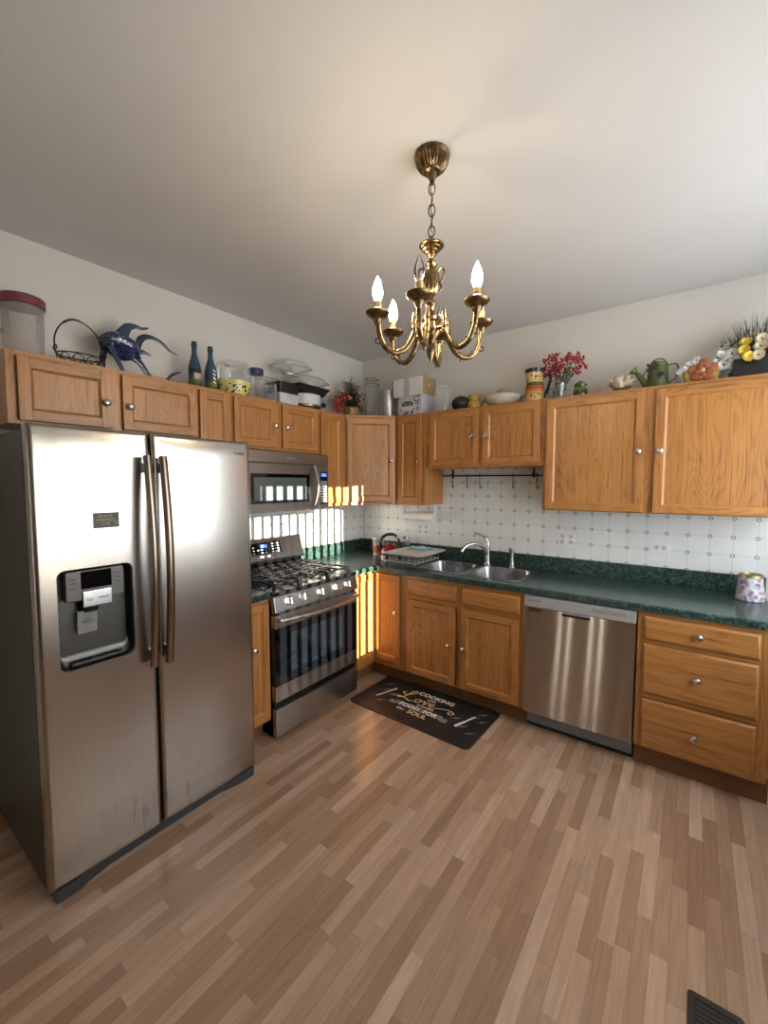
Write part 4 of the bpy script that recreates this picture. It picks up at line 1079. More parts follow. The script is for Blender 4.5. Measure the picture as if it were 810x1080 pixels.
# banner
def arc(x): return -.062 - .25 * x * x * .12
bp = [(-.185 + .37 * i / 20) for i in range(21)]
fm.ribbon([(x, arc(x)) for x in bp], .050, Z + .0001, 3)
fm.ribbon([(-.23, -.075), (-.18, -.078)], .042, Z, 3); fm.ribbon([(.18, -.078), (.23, -.075)], .042, Z, 3)
fm.text('FOOD  FOR', .056, flat((0, -.066)), 1, .0006, bold=.02)
fm.text('the', .045, flat((-.105, -.122)), 1, .0002); fm.text('SOUL', .060, flat((.03, -.124)), 2, .0002, bold=.02)
# knife, fork and herb sprigs
for sx, fork in ((-.315, True), (.325, False)):
    fm.ribbon([(sx + .03, .09), (sx + .012, .04), (sx, .0)], [.020, .014, .010], Z + .0002, 1); fm.ribbon([(sx, .0), (sx - .03, -.085)], [.016, .022] if not fork else [.010, .013], Z + .0002, 1)
    rr = random.Random(3 if fork else 5)
    for q in range(7):
        px_, py_ = sx + rr.uniform(-.07, .10) * (1 if not fork else .8), rr.uniform(-.14, .16)
        pts = [(px_ + .018 * math.cos(tt) * (1 - tt / 9), py_ + .014 * math.sin(tt) * (1 - tt / 9)) for tt in [i * .5 for i in range(13)]]
        fm.ribbon(pts, .0036, Z + .0002, 4)
        fm.ribbon([(px_ - .03, py_ - .02), (px_, py_), (px_ + .028, py_ + .03)], .003, Z + .0002, 4)
fmv = Matrix.Translation((mc[0], mc[1], 0)) @ Matrix.Rotation(math.radians(-1.6), 4, 'Z')
fm.v = [fmv @ v for v in fm.v]
solo('kitchen_mat', fm, [M['mat'], chalk, gold, grey, plain('chalk soft print', (.34, .34, .34), .7)], 'dark cushioned mat with chalk lettering on the floor before the sink', 'mat', (mc[0], mc[1], 0))
t = thing('floor_register', 'brown louvred floor vent at the bottom right of the floor', 'vent', (2.745, -1.87, 0))
vb = plain('dark bronze metal', (.045, .04, .033), .45, .3)
vx0, vx1, vy0, vy1 = 2.675, 2.812, -2.03, -1.713
m = MB(); cx_, cy_ = (vx0 + vx1) / 2, (vy0 + vy1) / 2; hw, hh_ = (vx1 - vx0) / 2, (vy1 - vy0) / 2
m.loft([[(x, y, .0003) for x, y in rrect(cx_, cy_, hw, hh_, .012)], [(x, y, .004) for x, y in rrect(cx_, cy_, hw - .003, hh_ - .003, .011)], [(x, y, .006) for x, y in rrect(cx_, cy_, hw - .018, hh_ - .022, .004)], [(x, y, .0015) for x, y in rrect(cx_, cy_, hw - .021, hh_ - .025, .003)]], cap1=False)
m.raw([(vx0 + .02, vy0 + .024, .0012), (vx1 - .02, vy0 + .024, .0012), (vx1 - .02, vy1 - .024, .0012), (vx0 + .02, vy1 - .024, .0012)], [(0, 1, 2, 3)], 1)
obj('frame', m, [vb, M['black']], t)
for i in range(18):
    y = vy1 - .034 - i * .0148
    m = MB(); m.box((-hw + .02, -.0045, -.0008), (hw - .02, .0045, .0008), X=Matrix.Translation((cx_, y, .0042)) @ Matrix.Rotation(math.radians(38), 4, 'X')); obj('louver', m, vb, t)

# ------------------------------------------------------------------ along the top of the left cabinets
Z0 = UT
XL = .165
maroon = plain('maroon plastic lid', (.18, .035, .055), .45)
t = thing('storage_canister', 'large frosted plastic canister with maroon lid at the far left', 'canister', (.165, -2.632, Z0))
sc_ = (.165, -2.632, Z0)
m = MB(); m.shell([(0, .002), (.068, .002), (.072, .008), (.078, .235)], sc_, 36); obj('canister_body', m, M['frost'], t)
m = MB(); m.lathe([(.080, .225), (.084, .228), (.085, .262), (.080, .268), (.06, .268), (.055, .264), (0, .264)], sc_, 40); obj('lid', m, maroon, t)
m = MB(); m.tube(smooth_pts([(.165, -2.708, Z0 + .21), (.165, -2.738, Z0 + .2), (.165, -2.742, Z0 + .14), (.165, -2.705, Z0 + .10)]), .008, 10); obj('handle', m, M['frost'], t)
# wire basket
t = thing('wire_basket', 'black wire basket with tall arched handle and small leaves', 'basket', (.165, -2.413, Z0))
def el(a, rx, ry, z): return (.165 + rx * math.cos(a), -2.413 + ry * math.sin(a), Z0 + z)
m = MB()
for z, rx, ry in ((.004, .055, .082), (.062, .066, .10)): m.tube([el(2 * PI * i / 32, rx, ry, z) for i in range(32)], .0032, 6, closed=True)
for i in range(10):
    a = 2 * PI * i / 10; am = a + PI / 10; a2 = a + PI / 5
    m.tube(smooth_pts([el(a, .058, .086, .006), el(a + .08, .064, .096, .042), el(am, .066, .099, .058), el(a2 - .08, .064, .096, .042), el(a2, .058, .086, .006)], 4), .0022, 5)
for s in (-1, 1):
    for q in (-1, 1):
        m.tube([(.165 + q * .013 + q * .012 * math.cos(tt), -2.413 + s * .104, Z0 + .075 + .014 * math.sin(tt) + tt * .002) for tt in [i * .5 for i in range(12)]], .0025, 5)
obj('wire_bowl', m, M['black_m'], t)
m = MB(); m.tube(smooth_pts([(.165, -2.516, Z0 + .055), (.165, -2.517, Z0 + .13), (.165, -2.49, Z0 + .195), (.165, -2.44, Z0 + .232), (.165, -2.385, Z0 + .222), (.165, -2.338, Z0 + .18), (.165, -2.318, Z0 + .10), (.165, -2.31, Z0 + .055)], 6), [.0036] * 14 + [.0055] * 8 + [.0036] * 21, 8); obj('handle', m, M['black_m'], t)
m = MB(); gl_ = plain('tarnished leaf metal', (.20, .155, .08), .4, .7)
for a in (.2, -.5, -1.0, .8, 2.4, 3.3):
    p0 = Vector(el(a, .067, .101, .022)); m.raw([p0 + Vector((0, -.012, .0)), p0 + Vector((.006, 0, -.012)), p0 + Vector((0, .012, 0)), p0 + Vector((.005, 0, .022)), p0 + Vector((-.004, 0, .002))], [(0, 1, 3), (1, 2, 3), (0, 4, 1), (1, 4, 2), (0, 3, 4), (3, 2, 4)])
obj('leaf_ornament', m, gl_, t, angle=10)
# blue glass fish
k = N('blue art glass'); c = k.coord(); q = k.vmath('MULTIPLY', c, (30, 30, 75))
wv = k.noise(q, 1, 3, .6, 1.5)
bands = k.ramp(wv, [(.36, (.004, .007, .028)), (.5, (.012, .028, .12)), (.60, (.04, .075, .11)), (.68, (.36, .42, .48))])
yy = k.sep(c)[1]
k.set(col=k.mix(k.maprange(yy, -.075, -.125, 0, .85), bands, (.035, .055, .04)), rough=.08, coat=.6); M['fish'] = k.m
M['fin'] = thin_glass('blue fin glass', (.25, .33, .52), .38, (.05, .075, .17), 1.2)
M['fin_d'] = plain('dark blue glass', (.012, .02, .055), .1, coat=.5)
FS = (XL, -2.20, Z0)
t = thing('glass_fish', 'blue blown-glass fish figurine with long curling fins', 'figurine', FS)
m = MB(); n = 24
ax = smooth_pts([(XL + .01, -2.332, 2.292), (XL + .008, -2.31, 2.290), (XL + .004, -2.25, 2.284), (XL, -2.19, 2.262), (XL, -2.155, 2.244), (XL, -2.135, 2.232)], 5)
rs = [q_ * 1.14 for q_ in (.010, .016, .022, .028, .034, .040, .046, .051, .055, .058, .060, .061, .062, .061, .060, .058, .054, .048, .041, .034, .026, .021, .018, .016, .014, .012)]
m.tube(ax, rs[:len(ax)], 20, flat=.62)
obj('body', m, M['fish'], t)
def fin(name, pts, widths, mat_, thick=.35):
    m = MB(); P_ = smooth_pts(pts, 6); nn = len(P_); ws = []
    for i in range(nn):
        f = i / (nn - 1) * (len(widths) - 1); j = min(int(f), len(widths) - 2); ws.append(widths[j] + (widths[j + 1] - widths[j]) * (f - j))
    # flattened tube in the plane of the wall
    V = []; F = []; sg = 10
    for i in range(nn):
        a = P_[max(i - 1, 0)]; b_ = P_[min(i + 1, nn - 1)]; d_ = (b_ - a).normalized(); u_ = Vector((1, 0, 0)); v_ = d_.cross(u_).normalized()
        for kx in range(sg):
            an = 2 * PI * kx / sg; V.append(P_[i] + v_ * (ws[i] * math.cos(an)) + u_ * (max(.0035, ws[i] * thick) * math.sin(an)))
    for i in range(nn - 1):
        for kx in range(sg): F.append((i * sg + kx, i * sg + (kx + 1) % sg, (i + 1) * sg + (kx + 1) % sg, (i + 1) * sg + kx))
    F += [tuple(reversed(range(sg))), tuple((nn - 1) * sg + kx for kx in range(sg))]
    m.raw(V, F); obj(name, m, mat_, t)
fin('dorsal_fin', [(XL, -2.235, 2.318), (XL, -2.215, 2.350), (XL, -2.19, 2.388), (XL, -2.155, 2.404), (XL, -2.118, 2.402), (XL, -2.085, 2.414)], [.034, .030, .022, .012, .007, .005], M['fin'], .2)
fin('tail_fin', [(XL, -2.155, 2.25), (XL, -2.142, 2.300), (XL, -2.128, 2.340), (XL, -2.10, 2.363), (XL, -2.06, 2.368), (XL, -2.01, 2.352), (XL, -1.97, 2.322), (XL, -1.925, 2.305)], [.014, .016, .018, .014, .010, .009, .007, .004], M['fin_d'], .4)
fin('tail_fin', [(XL, -2.165, 2.235), (XL, -2.14, 2.22), (XL, -2.115, 2.19), (XL, -2.085, 2.150), (XL + .02, -2.05, 2.130), (XL + .02, -2.01, 2.131), (XL, -1.985, 2.155), (XL, -1.955, 2.188), (XL, -1.905, 2.212)], [.020, .018, .015, .012, .008, .008, .009, .008, .003], M['fin_d'], .4)
fin('tail_fin', [(XL, -2.15, 2.27), (XL, -2.115, 2.277), (XL, -2.075, 2.268)], [.014, .012, .003], M['fin'], .3)
fin('pectoral_fin', [(XL + .03, -2.285, 2.26), (XL + .04, -2.27, 2.21), (XL + .045, -2.25, 2.165), (XL + .05, -2.238, 2.1225)], [.018, .014, .011, .009], M['fin'], .4)
fin('pectoral_fin', [(XL - .02, -2.295, 2.26), (XL - .02, -2.31, 2.20), (XL - .02, -2.31, 2.1225)], [.016, .015, .014], M['fin_d'], .4)
# painted bottles
def bottle(name, label, loc, mats, h=.285):
    m = MB(); m.lathe([(.030, 0), (.036, .004), (.0375, .012), (.0375, .12), (.034, .150), (.023, .185), (.0155, .215), (.0145, .235), (.0145, h - .03), (.0175, h - .028), (.0175, h - .014), (.0150, h - .012), (.0150, h), (0, h)], loc, 28)
    return solo(name, m, mats, label, 'bottle', loc, 'painted bottles')
def bottle_mat(name, lighthouse):
    k = N(name); c = k.coord(); q = k.sep(c); nz = k.noise(c, 38, 4, .6)
    z = k.math('ADD', q[2], k.math('MULTIPLY', k.math('SUBTRACT', nz, .5), .030))
    r = k.n('ShaderNodeValToRGB'); r.color_ramp.interpolation = 'LINEAR'; k.link(k.math('MULTIPLY', z, 3.4), r.inputs[0])
    e = r.color_ramp.elements
    st = [(0, (.012, .018, .010)), (.10, (.05, .075, .02)), (.20, (.12, .125, .045)), (.27, (.035, .05, .03)), (.33, (.025, .065, .105)), (.75, (.035, .085, .12)), (1, (.015, .025, .035))]
    while len(e) < len(st): e.new(.5)
    for el_, (p_, c_) in zip(e, st): el_.position = p_; el_.color = (*c_, 1)
    col = r.outputs[0]
    if not lighthouse:   # white house under a dark roof
        hb = k.math('MULTIPLY', k.math('LESS_THAN', k.math('ABSOLUTE', k.math('SUBTRACT', q[1], .002)), .024), k.math('MULTIPLY', k.math('GREATER_THAN', z, .064), k.math('LESS_THAN', z, .10)))
        rb = k.math('MULTIPLY', k.math('GREATER_THAN', z, .098), k.math('LESS_THAN', z, .125))
        col = k.mix(rb, col, (.008, .010, .014)); col = k.mix(hb, col, (.50, .36, .30))
    else:                # striped tower
        st_ = k.math('GREATER_THAN', k.math('FRACT', k.math('ADD', k.math('MULTIPLY', q[2], 42), k.math('MULTIPLY', q[1], 20))), .5)
        tw = k.math('MULTIPLY', k.math('LESS_THAN', k.math('ABSOLUTE', k.math('SUBTRACT', q[1], .004)), .0095), k.math('MULTIPLY', k.math('GREATER_THAN', q[2], .055), k.math('LESS_THAN', q[2], .145)))
        col = k.mix(tw, col, k.mix(st_, (.02, .02, .03), (.72, .72, .70)))
    k.set(col=col, rough=.35); return k.m
bottle('painted_bottle', 'dark bottle painted with a white house, left of the pair', (XL, -1.818, Z0), bottle_mat('house bottle paint', False), .29)
bottle('painted_bottle', 'dark blue bottle painted with a striped lighthouse, right of the pair', (XL, -1.712, Z0), bottle_mat('lighthouse bottle paint', True), .287)
# yellow dish with clear cover
k = N('yellow flowered glass'); c = k.coord(); vo = k.n('ShaderNodeTexVoronoi'); k.link(c, vo.inputs['Vector']); vo.inputs['Scale'].default_value = 52
nz = k.noise(c, 120, 2); zz = k.sep(c)[2]
bl_ = k.math('MULTIPLY', k.math('LESS_THAN', k.math('ADD', vo.outputs['Distance'], k.math('MULTIPLY', nz, .35)), .60), k.math('LESS_THAN', zz, .068))
k.set(col=k.mix(bl_, (.68, .58, .20), (.02, .02, .025)), rough=.2); 
t = thing('casserole_dish', 'yellow flower-patterned glass dish under a domed clear cover', 'dish', (XL + .01, -1.558, Z0))
yc = (XL + .01, -1.558, Z0)
m = MB(); m.lathe([(.075, 0), (.092, .006), (.106, .04), (.113, .086), (.116, .092), (.110, .092), (.102, .04), (.088, .012), (0, .010)], yc, 40); obj('dish_body', m, k.m, t)
m = MB(); m.shell([(.116, .093), (.115, .10), (.108, .19), (.097, .215), (.05, .222), (0, .224)], yc, 36); m.tube([(XL + .01 + .115 * math.cos(a), -1.558 + .115 * math.sin(a), Z0 + .098) for a in [2 * PI * i / 36 for i in range(36)]], .003, 6, closed=True); obj('clear_cover', m, M['plastic_c'], t)
# jars
t = thing('lidded_jar', 'tall clear glass jar with dark blue lid', 'jar', (XL, -1.376, Z0)); jc = (XL, -1.376, Z0)
m = MB(); m.shell([(0, .004), (.055, .004), (.060, .012), (.060, .14), (.053, .165), (.046, .175), (.046, .195)], jc, 32); obj('jar_body', m, M['glass'], t)
m = MB(); m.lathe([(.053, .186), (.055, .19), (.055, .218), (.052, .223), (0, .224)], jc, 32); obj('lid', m, plain('dark blue lid', (.02, .026, .085), .35), t)
jc = (.255, -1.316, Z0); m = MB(); m.shell([(0, .004), (.036, .004), (.039, .01), (.039, .10), (.035, .112), (.036, .125)], jc, 24)
solo('glass_tumbler', m, M['glass'], 'short clear glass in front of the blue-lidded jar', 'glass', jc)
def tray_box(name, label, c, wx, wy, h, mat_, flip=False, group=None, r=.02, taper=.86, rim=True, ridges=0):
    """rounded tapered plastic tray; c = centre of base"""
    m = MB(); a, b_ = (taper, 1) if not flip else (1, taper)
    L_ = [[(x, y, c[2] + z) for x, y in rrect(c[0], c[1], wx / 2 * s, wy / 2 * s, r)] for z, s in ((0, a * .96), (.006, a), (h - .004, b_), (h, b_ * .99 if not flip else b_ * .95))]
    m.loft(L_, cap0=True, cap1=True)
    zr = h - .002 if not flip else .002
    if rim: m.tube([(x, y, c[2] + zr) for x, y in rrect(c[0], c[1], wx / 2 * 1.02, wy / 2 * 1.02, r)], .004, 6, closed=True)
    for i in range(ridges):
        y = c[1] - wy * .36 + wy * .72 * i / max(1, ridges - 1)
        for s in (-1, 1):
            m.tube([(c[0] + s * wx / 2 * (a if not flip else 1) * .99, y, c[2] + .006), (c[0] + s * wx / 2 * (b_) * .99, y, c[2] + h - .008)], .0035, 5)
    return solo(name, m, mat_, label, 'container', c, group)
GR = 'takeout containers piled on the left cabinets'
tray_box('takeout_container', 'clear plastic tub standing behind the black box', (.088, -1.195, Z0), .09, .22, .20, M['plastic_c'], group=GR, taper=.9)
whp = plain('white plastic', (.62, .63, .64), .35)
tray_box('takeout_container', 'white ribbed tray under the black box', (.215, -1.172, Z0), .155, .195, .070, thin_glass('milky plastic', (.9, .9, .9), .72, (.66, .67, .68), 1.0), group=GR, ridges=5)
tray_box('takeout_container', 'black ribbed box stacked on the white ribbed tray', (.215, -1.176, Z0 + .0745), .16, .20, .072, M['black_pl'], flip=False, group=GR, ridges=9)
t = thing('casserole_dish', 'round white dish with a brass-banded base under the black tray', 'dish', (.185, -.945, Z0)); wc = (.185, -.945, Z0)
m = MB(); m.lathe([(.115, .030), (.122, .036), (.125, .100), (.127, .106), (.118, .106), (.112, .045), (0, .04)], wc, 40); obj('dish_body', m, whp, t)
m = MB(); m.lathe([(.10, 0), (.126, .004), (.127, .020), (.124, .031), (.0, .031)], wc, 40, 0); m.lathe([(.1275, .018), (.129, .022), (.129, .030), (.125, .032)], wc, 40, 1); obj('base_stand', m, [M['black_pl'], M['brass']], t)
tray_box('takeout_container', 'wide black tray laid upside down on the round white dish', (.185, -.925, Z0 + .1085), .21, .33, .062, M['black_pl'], group=GR, taper=.78)
def clam(label, c, wx, wy, h):
    t = thing('clamshell_container', label, 'container', c, 0, GR)
    m = MB(); r = .03
    for zs in (((0, .80), (.004, .84), (h * .45, 1)), ((h * .55, 1), (h * .97, .80), (h, .76))):
        m.loft([[(x, y, c[2] + z) for x, y in rrect(c[0], c[1], wx / 2 * s, wy / 2 * s, r)] for z, s in zs], cap0=zs[0][0] == 0, cap1=zs[0][0] > 0)
    for i in range(12):
        y = c[1] - wy * .36 + wy * .72 * i / 11
        m.tube([(c[0] + wx / 2 * .99, y, c[2] + h * .52), (c[0] + wx / 2 * .83, y, c[2] + h * .95)], .0022, 5)
    obj('shell', m, M['plastic_c'], t)
    m = MB(); m.loft([[(x, y, c[2] + z) for x, y in rrect(c[0], c[1], wx / 2 * s, wy / 2 * s, r)] for z, s in ((h * .44, 1), (h * .44, 1.06), (h * .56, 1.06), (h * .56, 1))]); obj('rim', m, M['plastic_rim'], t)
clam('clear clamshell food box lying on the wide black tray', (.185, -.925, Z0 + .173), .20, .32, .085)
clam('topmost clear clamshell food box of the pile', (.165, -1.055, Z0 + .2595), .19, .27, .085)
# glass lid standing on edge with knob, by the poinsettia
t = thing('pot_lid', 'clear glass pot lid with black knob leaning beside the flower basket', 'lid', (.10, -.665, Z0))
X = Matrix.Translation((.10, -.665, Z0 + .070)) @ Matrix.Rotation(math.radians(-28), 4, 'Z') @ Matrix.Rotation(math.radians(78), 4, 'Y')
m = MB(); m.shell([(.070, 0), (.066, .012), (.045, .026), (.02, .032), (0, .033)], (0, 0, 0), 36, X=X); m.tube([X @ Vector((.070 * math.cos(a), .070 * math.sin(a), 0)) for a in [2 * PI * i / 36 for i in range(36)]], .0028, 6, 1, closed=True); obj('glass_dome', m, [thin_glass('grey lid glass', (.72, .74, .76), .25, (.38, .39, .40), 1.4), M['nickel']], t)
m = MB(); m.lathe([(.008, .032), (.010, .040), (.021, .046), (.022, .054), (.016, .060), (0, .061)], (0, 0, 0), 20, X=X); obj('knob', m, M['black_pl'], t)

# ------------------------------------------------------------------ flowers
def petal(m, c, nrm, up, L_, W_, mi, cup=.25):
    """one cupped petal from centre c along direction up"""
    nrm = Vector(nrm).normalized(); up = Vector(up).normalized(); sd = up.cross(nrm).normalized()
    V = []; R = ((0, .12), (.3, .75), (.65, 1), (.9, .62), (1, .1))
    for t_, wv_ in R:
        for q in (-1, 0, 1): V.append(Vector(c) + up * (L_ * t_) + sd * (q * W_ / 2 * wv_) + nrm * (cup * L_ * (t_ * .5 + .5 * t_ * t_ - (.25 if q == 0 else 0) * wv_)))
    F = []
    for i in range(4):
        for j in range(2): F.append((i * 3 + j, i * 3 + j + 1, i * 3 + j + 4, i * 3 + j + 3))
    m.raw(V, F, mi)
def blossom(parent, c, nrm, r, mat_, heart, n=5, cup=.3, name='blossom', wf=.85):
    m = MB(); nrm = Vector(nrm).normalized(); u = nrm.orthogonal().normalized(); v = nrm.cross(u); a0 = random.uniform(0, 6)
    for layer in (0, 1) if n > 6 else (0,):
        for i in range(n):
            a = a0 + 2 * PI * (i + .5 * layer) / n; petal(m, Vector(c) + nrm * .003 * layer, nrm, u * math.cos(a) + v * math.sin(a), r * (1 - .25 * layer), r * wf, 0, cup + .25 * layer)
    m.ball(Vector(c) + nrm * r * .10, r * .17, 1, 8, 6)
    return obj(name, m, [mat_, heart], parent, angle=80)
BR = random.Random(99)
def blade(m, p0, d, L_, W_, mi, droop=.3, n=6):
    d = Vector(d).normalized(); sd = d.cross(Vector((0, 0, 1)))
    sd = sd.normalized() if sd.length > 1e-3 else Vector((1, 0, 0)); V = []
    sd = Matrix.Rotation(BR.uniform(0, PI), 3, d) @ sd
    for i in range(n + 1):
        t_ = i / n; p = Vector(p0) + d * (L_ * t_) + Vector((0, 0, -droop * L_ * t_ * t_)); ww = W_ * (1 - t_) ** .7 * (.5 + .5 * min(1, t_ * 4)) + .0003
        V += [p - sd * ww / 2, p + sd * ww / 2]
    m.raw(V, [(2 * i, 2 * i + 1, 2 * i + 3, 2 * i + 2) for i in range(n)], mi)
def leaf(m, p0, d, nrm, L_, W_, mi): petal(m, p0, nrm, d, L_, W_, mi, .12)
leaf_g = plain('leaf green', (.03, .06, .022), .5, vary=.3); dk_leaf = plain('dark needle', (.03, .028, .017), .6, vary=.4); pale_leaf = plain('sage leaf', (.16, .18, .12), .6, vary=.25)
red_p = plain('poinsettia red', (.23, .008, .016), .6, vary=.2); yel_h = plain('yellow heart', (.55, .40, .06), .6); wht_p = plain('white petal', (.68, .67, .65), .6, vary=.08); cream_p = plain('cream petal', (.66, .58, .42), .6, vary=.12)
yel_p = plain('yellow petal', (.70, .52, .06), .6, vary=.15); pink_p = plain('rose petal', (.38, .06, .09), .6, vary=.15); brn = plain('brown bark', (.09, .05, .028), .8, vary=.3)
# poinsettia basket
fb = (.205, -.415, Z0); R = random.Random(11)
t = thing('flower_basket', 'dried arrangement with red poinsettias and a tuft of dark needles in a basket', 'flowers', fb)
m = MB(); wick = plain('wicker', (.33, .22, .10), .8, vary=.3)
m.lathe([(.045, 0), (.055, .01), (.062, .085), (.066, .09), (.058, .09), (.05, .02), (0, .015)], fb, 28)
for z in (.012, .03, .048, .066, .084): m.tube([(fb[0] + (.058 + .07 * z) * math.cos(a), fb[1] + (.058 + .07 * z) * math.sin(a), Z0 + z) for a in [2 * PI * i / 24 for i in range(24)]], .005, 6, closed=True)
m.tube(smooth_pts([(fb[0] - .04, fb[1] - .045, Z0 + .08), (fb[0] - .04, fb[1] - .05, Z0 + .2), (fb[0] - .0, fb[1] - .0, Z0 + .27), (fb[0] + .04, fb[1] + .045, Z0 + .2), (fb[0] + .04, fb[1] + .045, Z0 + .08)], 5), .006, 6); obj('basket', m, wick, t)
m = MB()
for i in range(9):
    a = 2 * PI * i / 9; m.ball((fb[0] + .055 + .0 + .012 * math.cos(a) * .7, fb[1] - .052 + .012 * math.cos(a) * .7, Z0 + .05 + .024 * math.sin(a)), .0095, 0, 8, 6)
m.ball((fb[0] + .062, fb[1] - .058, Z0 + .05), .013, 0); obj('wooden_flower', m, plain('pale wood', (.52, .38, .17), .7), t)
m = MB()
for i in range(240):
    a = R.uniform(0, 2 * PI); s = R.uniform(.2, 1.6); d = Vector((math.cos(a) * s, math.sin(a) * s, R.uniform(.2, 1.5)))
    blade(m, (fb[0] + R.uniform(-.04, .04), fb[1] + R.uniform(-.04, .04), Z0 + R.uniform(.07, .20)), d, R.uniform(.06, .13), .012, 0, .12)
for i in range(70):
    a = R.uniform(0, 2 * PI); d = Vector((math.cos(a) * .8, math.sin(a) * .8, R.uniform(.2, 1.3)))
    blade(m, (fb[0] + R.uniform(-.02, .02), fb[1] + R.uniform(-.02, .02), Z0 + R.uniform(.20, .29)), d, R.uniform(.07, .14), .009, 1, .25)
m.tube([(fb[0], fb[1], Z0 + .1), (fb[0] + .005, fb[1], Z0 + .3)], .005, 6)
blade(m, (fb[0], fb[1], Z0 + .30), (-.03, .06, 1), .13, .004, 0, 0)
obj('needle_foliage', m, [dk_leaf, plain('grey green needle', (.11, .12, .09), .6)], t, angle=80)
for dx, dy, dz, r in ((-.045, -.115, .14, .055), (-.02, -.125, .070, .055), (.005, -.08, .165, .045), (-.06, -.09, .095, .05)): blossom(t, (fb[0] + dx, fb[1] + dy, Z0 + dz), (.75, -.55, .35), r, red_p, yel_h, 6, .15, 'poinsettia_bloom', .5)
m = MB()
for i in range(34):
    p = (fb[0] + R.uniform(.035, .10), fb[1] + R.uniform(.0, .085), Z0 + R.uniform(.07, .21)); m.ball(p, R.uniform(.006, .010), R.randint(0, 1), 7, 5)
obj('red_berry_spray', m, [plain('dark red berry', (.20, .012, .02), .35), plain('dried brown pod', (.10, .04, .02), .6)], t)
m = MB(); m.ball((fb[0] + .03, fb[1] - .045, Z0 + .165), (.018, .018, .014), 0); m.ball((fb[0] + .022, fb[1] - .055, Z0 + .178), .011, 0); obj('cream_pod', m, plain('cream pod', (.5, .36, .22), .7), t)
m = MB()
for i in range(40):
    a = R.uniform(0, 2 * PI); blade(m, (fb[0] + .065, fb[1] + .05, Z0 + R.uniform(.01, .1)), (math.cos(a), math.sin(a), R.uniform(-.2, 1)), R.uniform(.03, .07), .006, R.randint(0, 1), .4)
obj('dried_grass', m, [brn, plain('straw', (.28, .21, .12), .8)], t, angle=80)

# ------------------------------------------------------------------ glass pieces and boxes
m = MB(); q0 = (.330, -.275, Z0); th = math.radians(12); Xq = Matrix.Translation(q0) @ Matrix.Rotation(th, 4, 'Z')
m.loft([[(x, y, .004) for x, y in rrect(0, 0, .045, .045, .008)], [(x, y, .30) for x, y in rrect(0, 0, .048, .048, .008)]], cap0=True, X=Xq)
m.loft([[(x, y, z) for x, y in rrect(0, 0, s, s, .008)] for z, s in ((.302, .051), (.340, .051), (.343, .047))], cap1=True, X=Xq)
for sx_ in (-1, 1):
    for sy_ in (-1, 1): m.tube([Xq @ Vector((sx_ * .045, sy_ * .045, .004)), Xq @ Vector((sx_ * .047, sy_ * .047, .30))], .0028, 6, 1)
for z in (.30, .342): m.tube([Xq @ Vector((x, y, z)) for x, y in rrect(0, 0, .05, .05, .008)], .003, 6, 1, closed=True)
Rq = random.Random(4)
for i in range(60): m.ball(Xq @ Vector((Rq.uniform(-.034, .034), Rq.uniform(-.034, .034), Rq.uniform(.014, .075))), Rq.uniform(.006, .010), 2, 7, 5)
solo('square_glass_jar', m, [M['glass'], thin_glass('thick glass edge', (.55, .58, .58), .35, (.3, .32, .32)), plain('white pebbles', (.62, .60, .57), .6)], 'tall square clear jar with pale pebbles inside', 'jar', q0)
m = MB(); tcp = (.455, -.205, Z0)
m.lathe([(.045, 0), (.048, .004), (.066, .235), (.068, .24), (.063, .238), (.046, .012), (0, .01)], tcp, 48, flute=(24, .018))
m.tube([(tcp[0] + .067 * math.cos(a), tcp[1] + .067 * math.sin(a), Z0 + .239) for a in [2 * PI * i / 32 for i in range(32)]], .0028, 6, closed=True)
solo('tapered_vase', m, plain('smoky silver glass', (.50, .49, .51), .16, .3), 'tapered smoky silver vase beside the white boxes', 'vase', tcp)
# stacked boxes
k = N('printed carton'); c = k.coord(); q = k.sep(c)
bx, bz = k.math('SUBTRACT', q[0], .09), k.math('SUBTRACT', q[2], .088)
rr = k.math('SQRT', k.math('ADD', k.math('MULTIPLY', bx, bx), k.math('MULTIPLY', k.math('MULTIPLY', bz, 1.9), k.math('MULTIPLY', bz, 1.9))))
bowl = k.math('LESS_THAN', rr, .078); veg = k.math('MULTIPLY', k.math('LESS_THAN', rr, .062), k.math('GREATER_THAN', bz, -.012))
nz = k.noise(c, 90, 3); vegc = k.ramp(nz, [(.35, (.02, .04, .02)), (.5, (.10, .14, .05)), (.6, (.40, .36, .26))])
blotch = k.maprange(k.noise(c, 24, 3), .52, .6, 0, 1)
back = k.mix(blotch, (.56, .55, .60), (.16, .10, .14))
front = k.math('LESS_THAN', q[0], .222)
colr = k.mix(bowl, back, (.66, .66, .68)); colr = k.mix(veg, colr, vegc)
sidec = k.mix(k.math('GREATER_THAN', k.math('FRACT', k.math('MULTIPLY', q[1], 32)), .6), (.58, .59, .66), (.40, .41, .50))
k.set(col=k.mix(front, sidec, colr), rough=.45); M['carton'] = k.m
m = MB(); m.box((.600, -.262, Z0 + .0005), (.829, -.06, Z0 + .158), .002)
solo('printed_box', m, M['carton'], 'white carton printed with a bowl of food, under the plain box', 'box', (.600, -.262, Z0 + .0005))
t = thing('cardboard_box', 'plain white cardboard box with grey tape stacked on the printed carton', 'box', (.70, -.15, Z0 + .16))
ckr = plain('kraft cardboard', (.34, .24, .13), .8); wkb = plain('white cardboard', (.70, .69, .68), .7)
Xb = Matrix.Translation((.70, -.165, Z0 + .1595)) @ Matrix.Rotation(math.radians(-2), 4, 'Z')
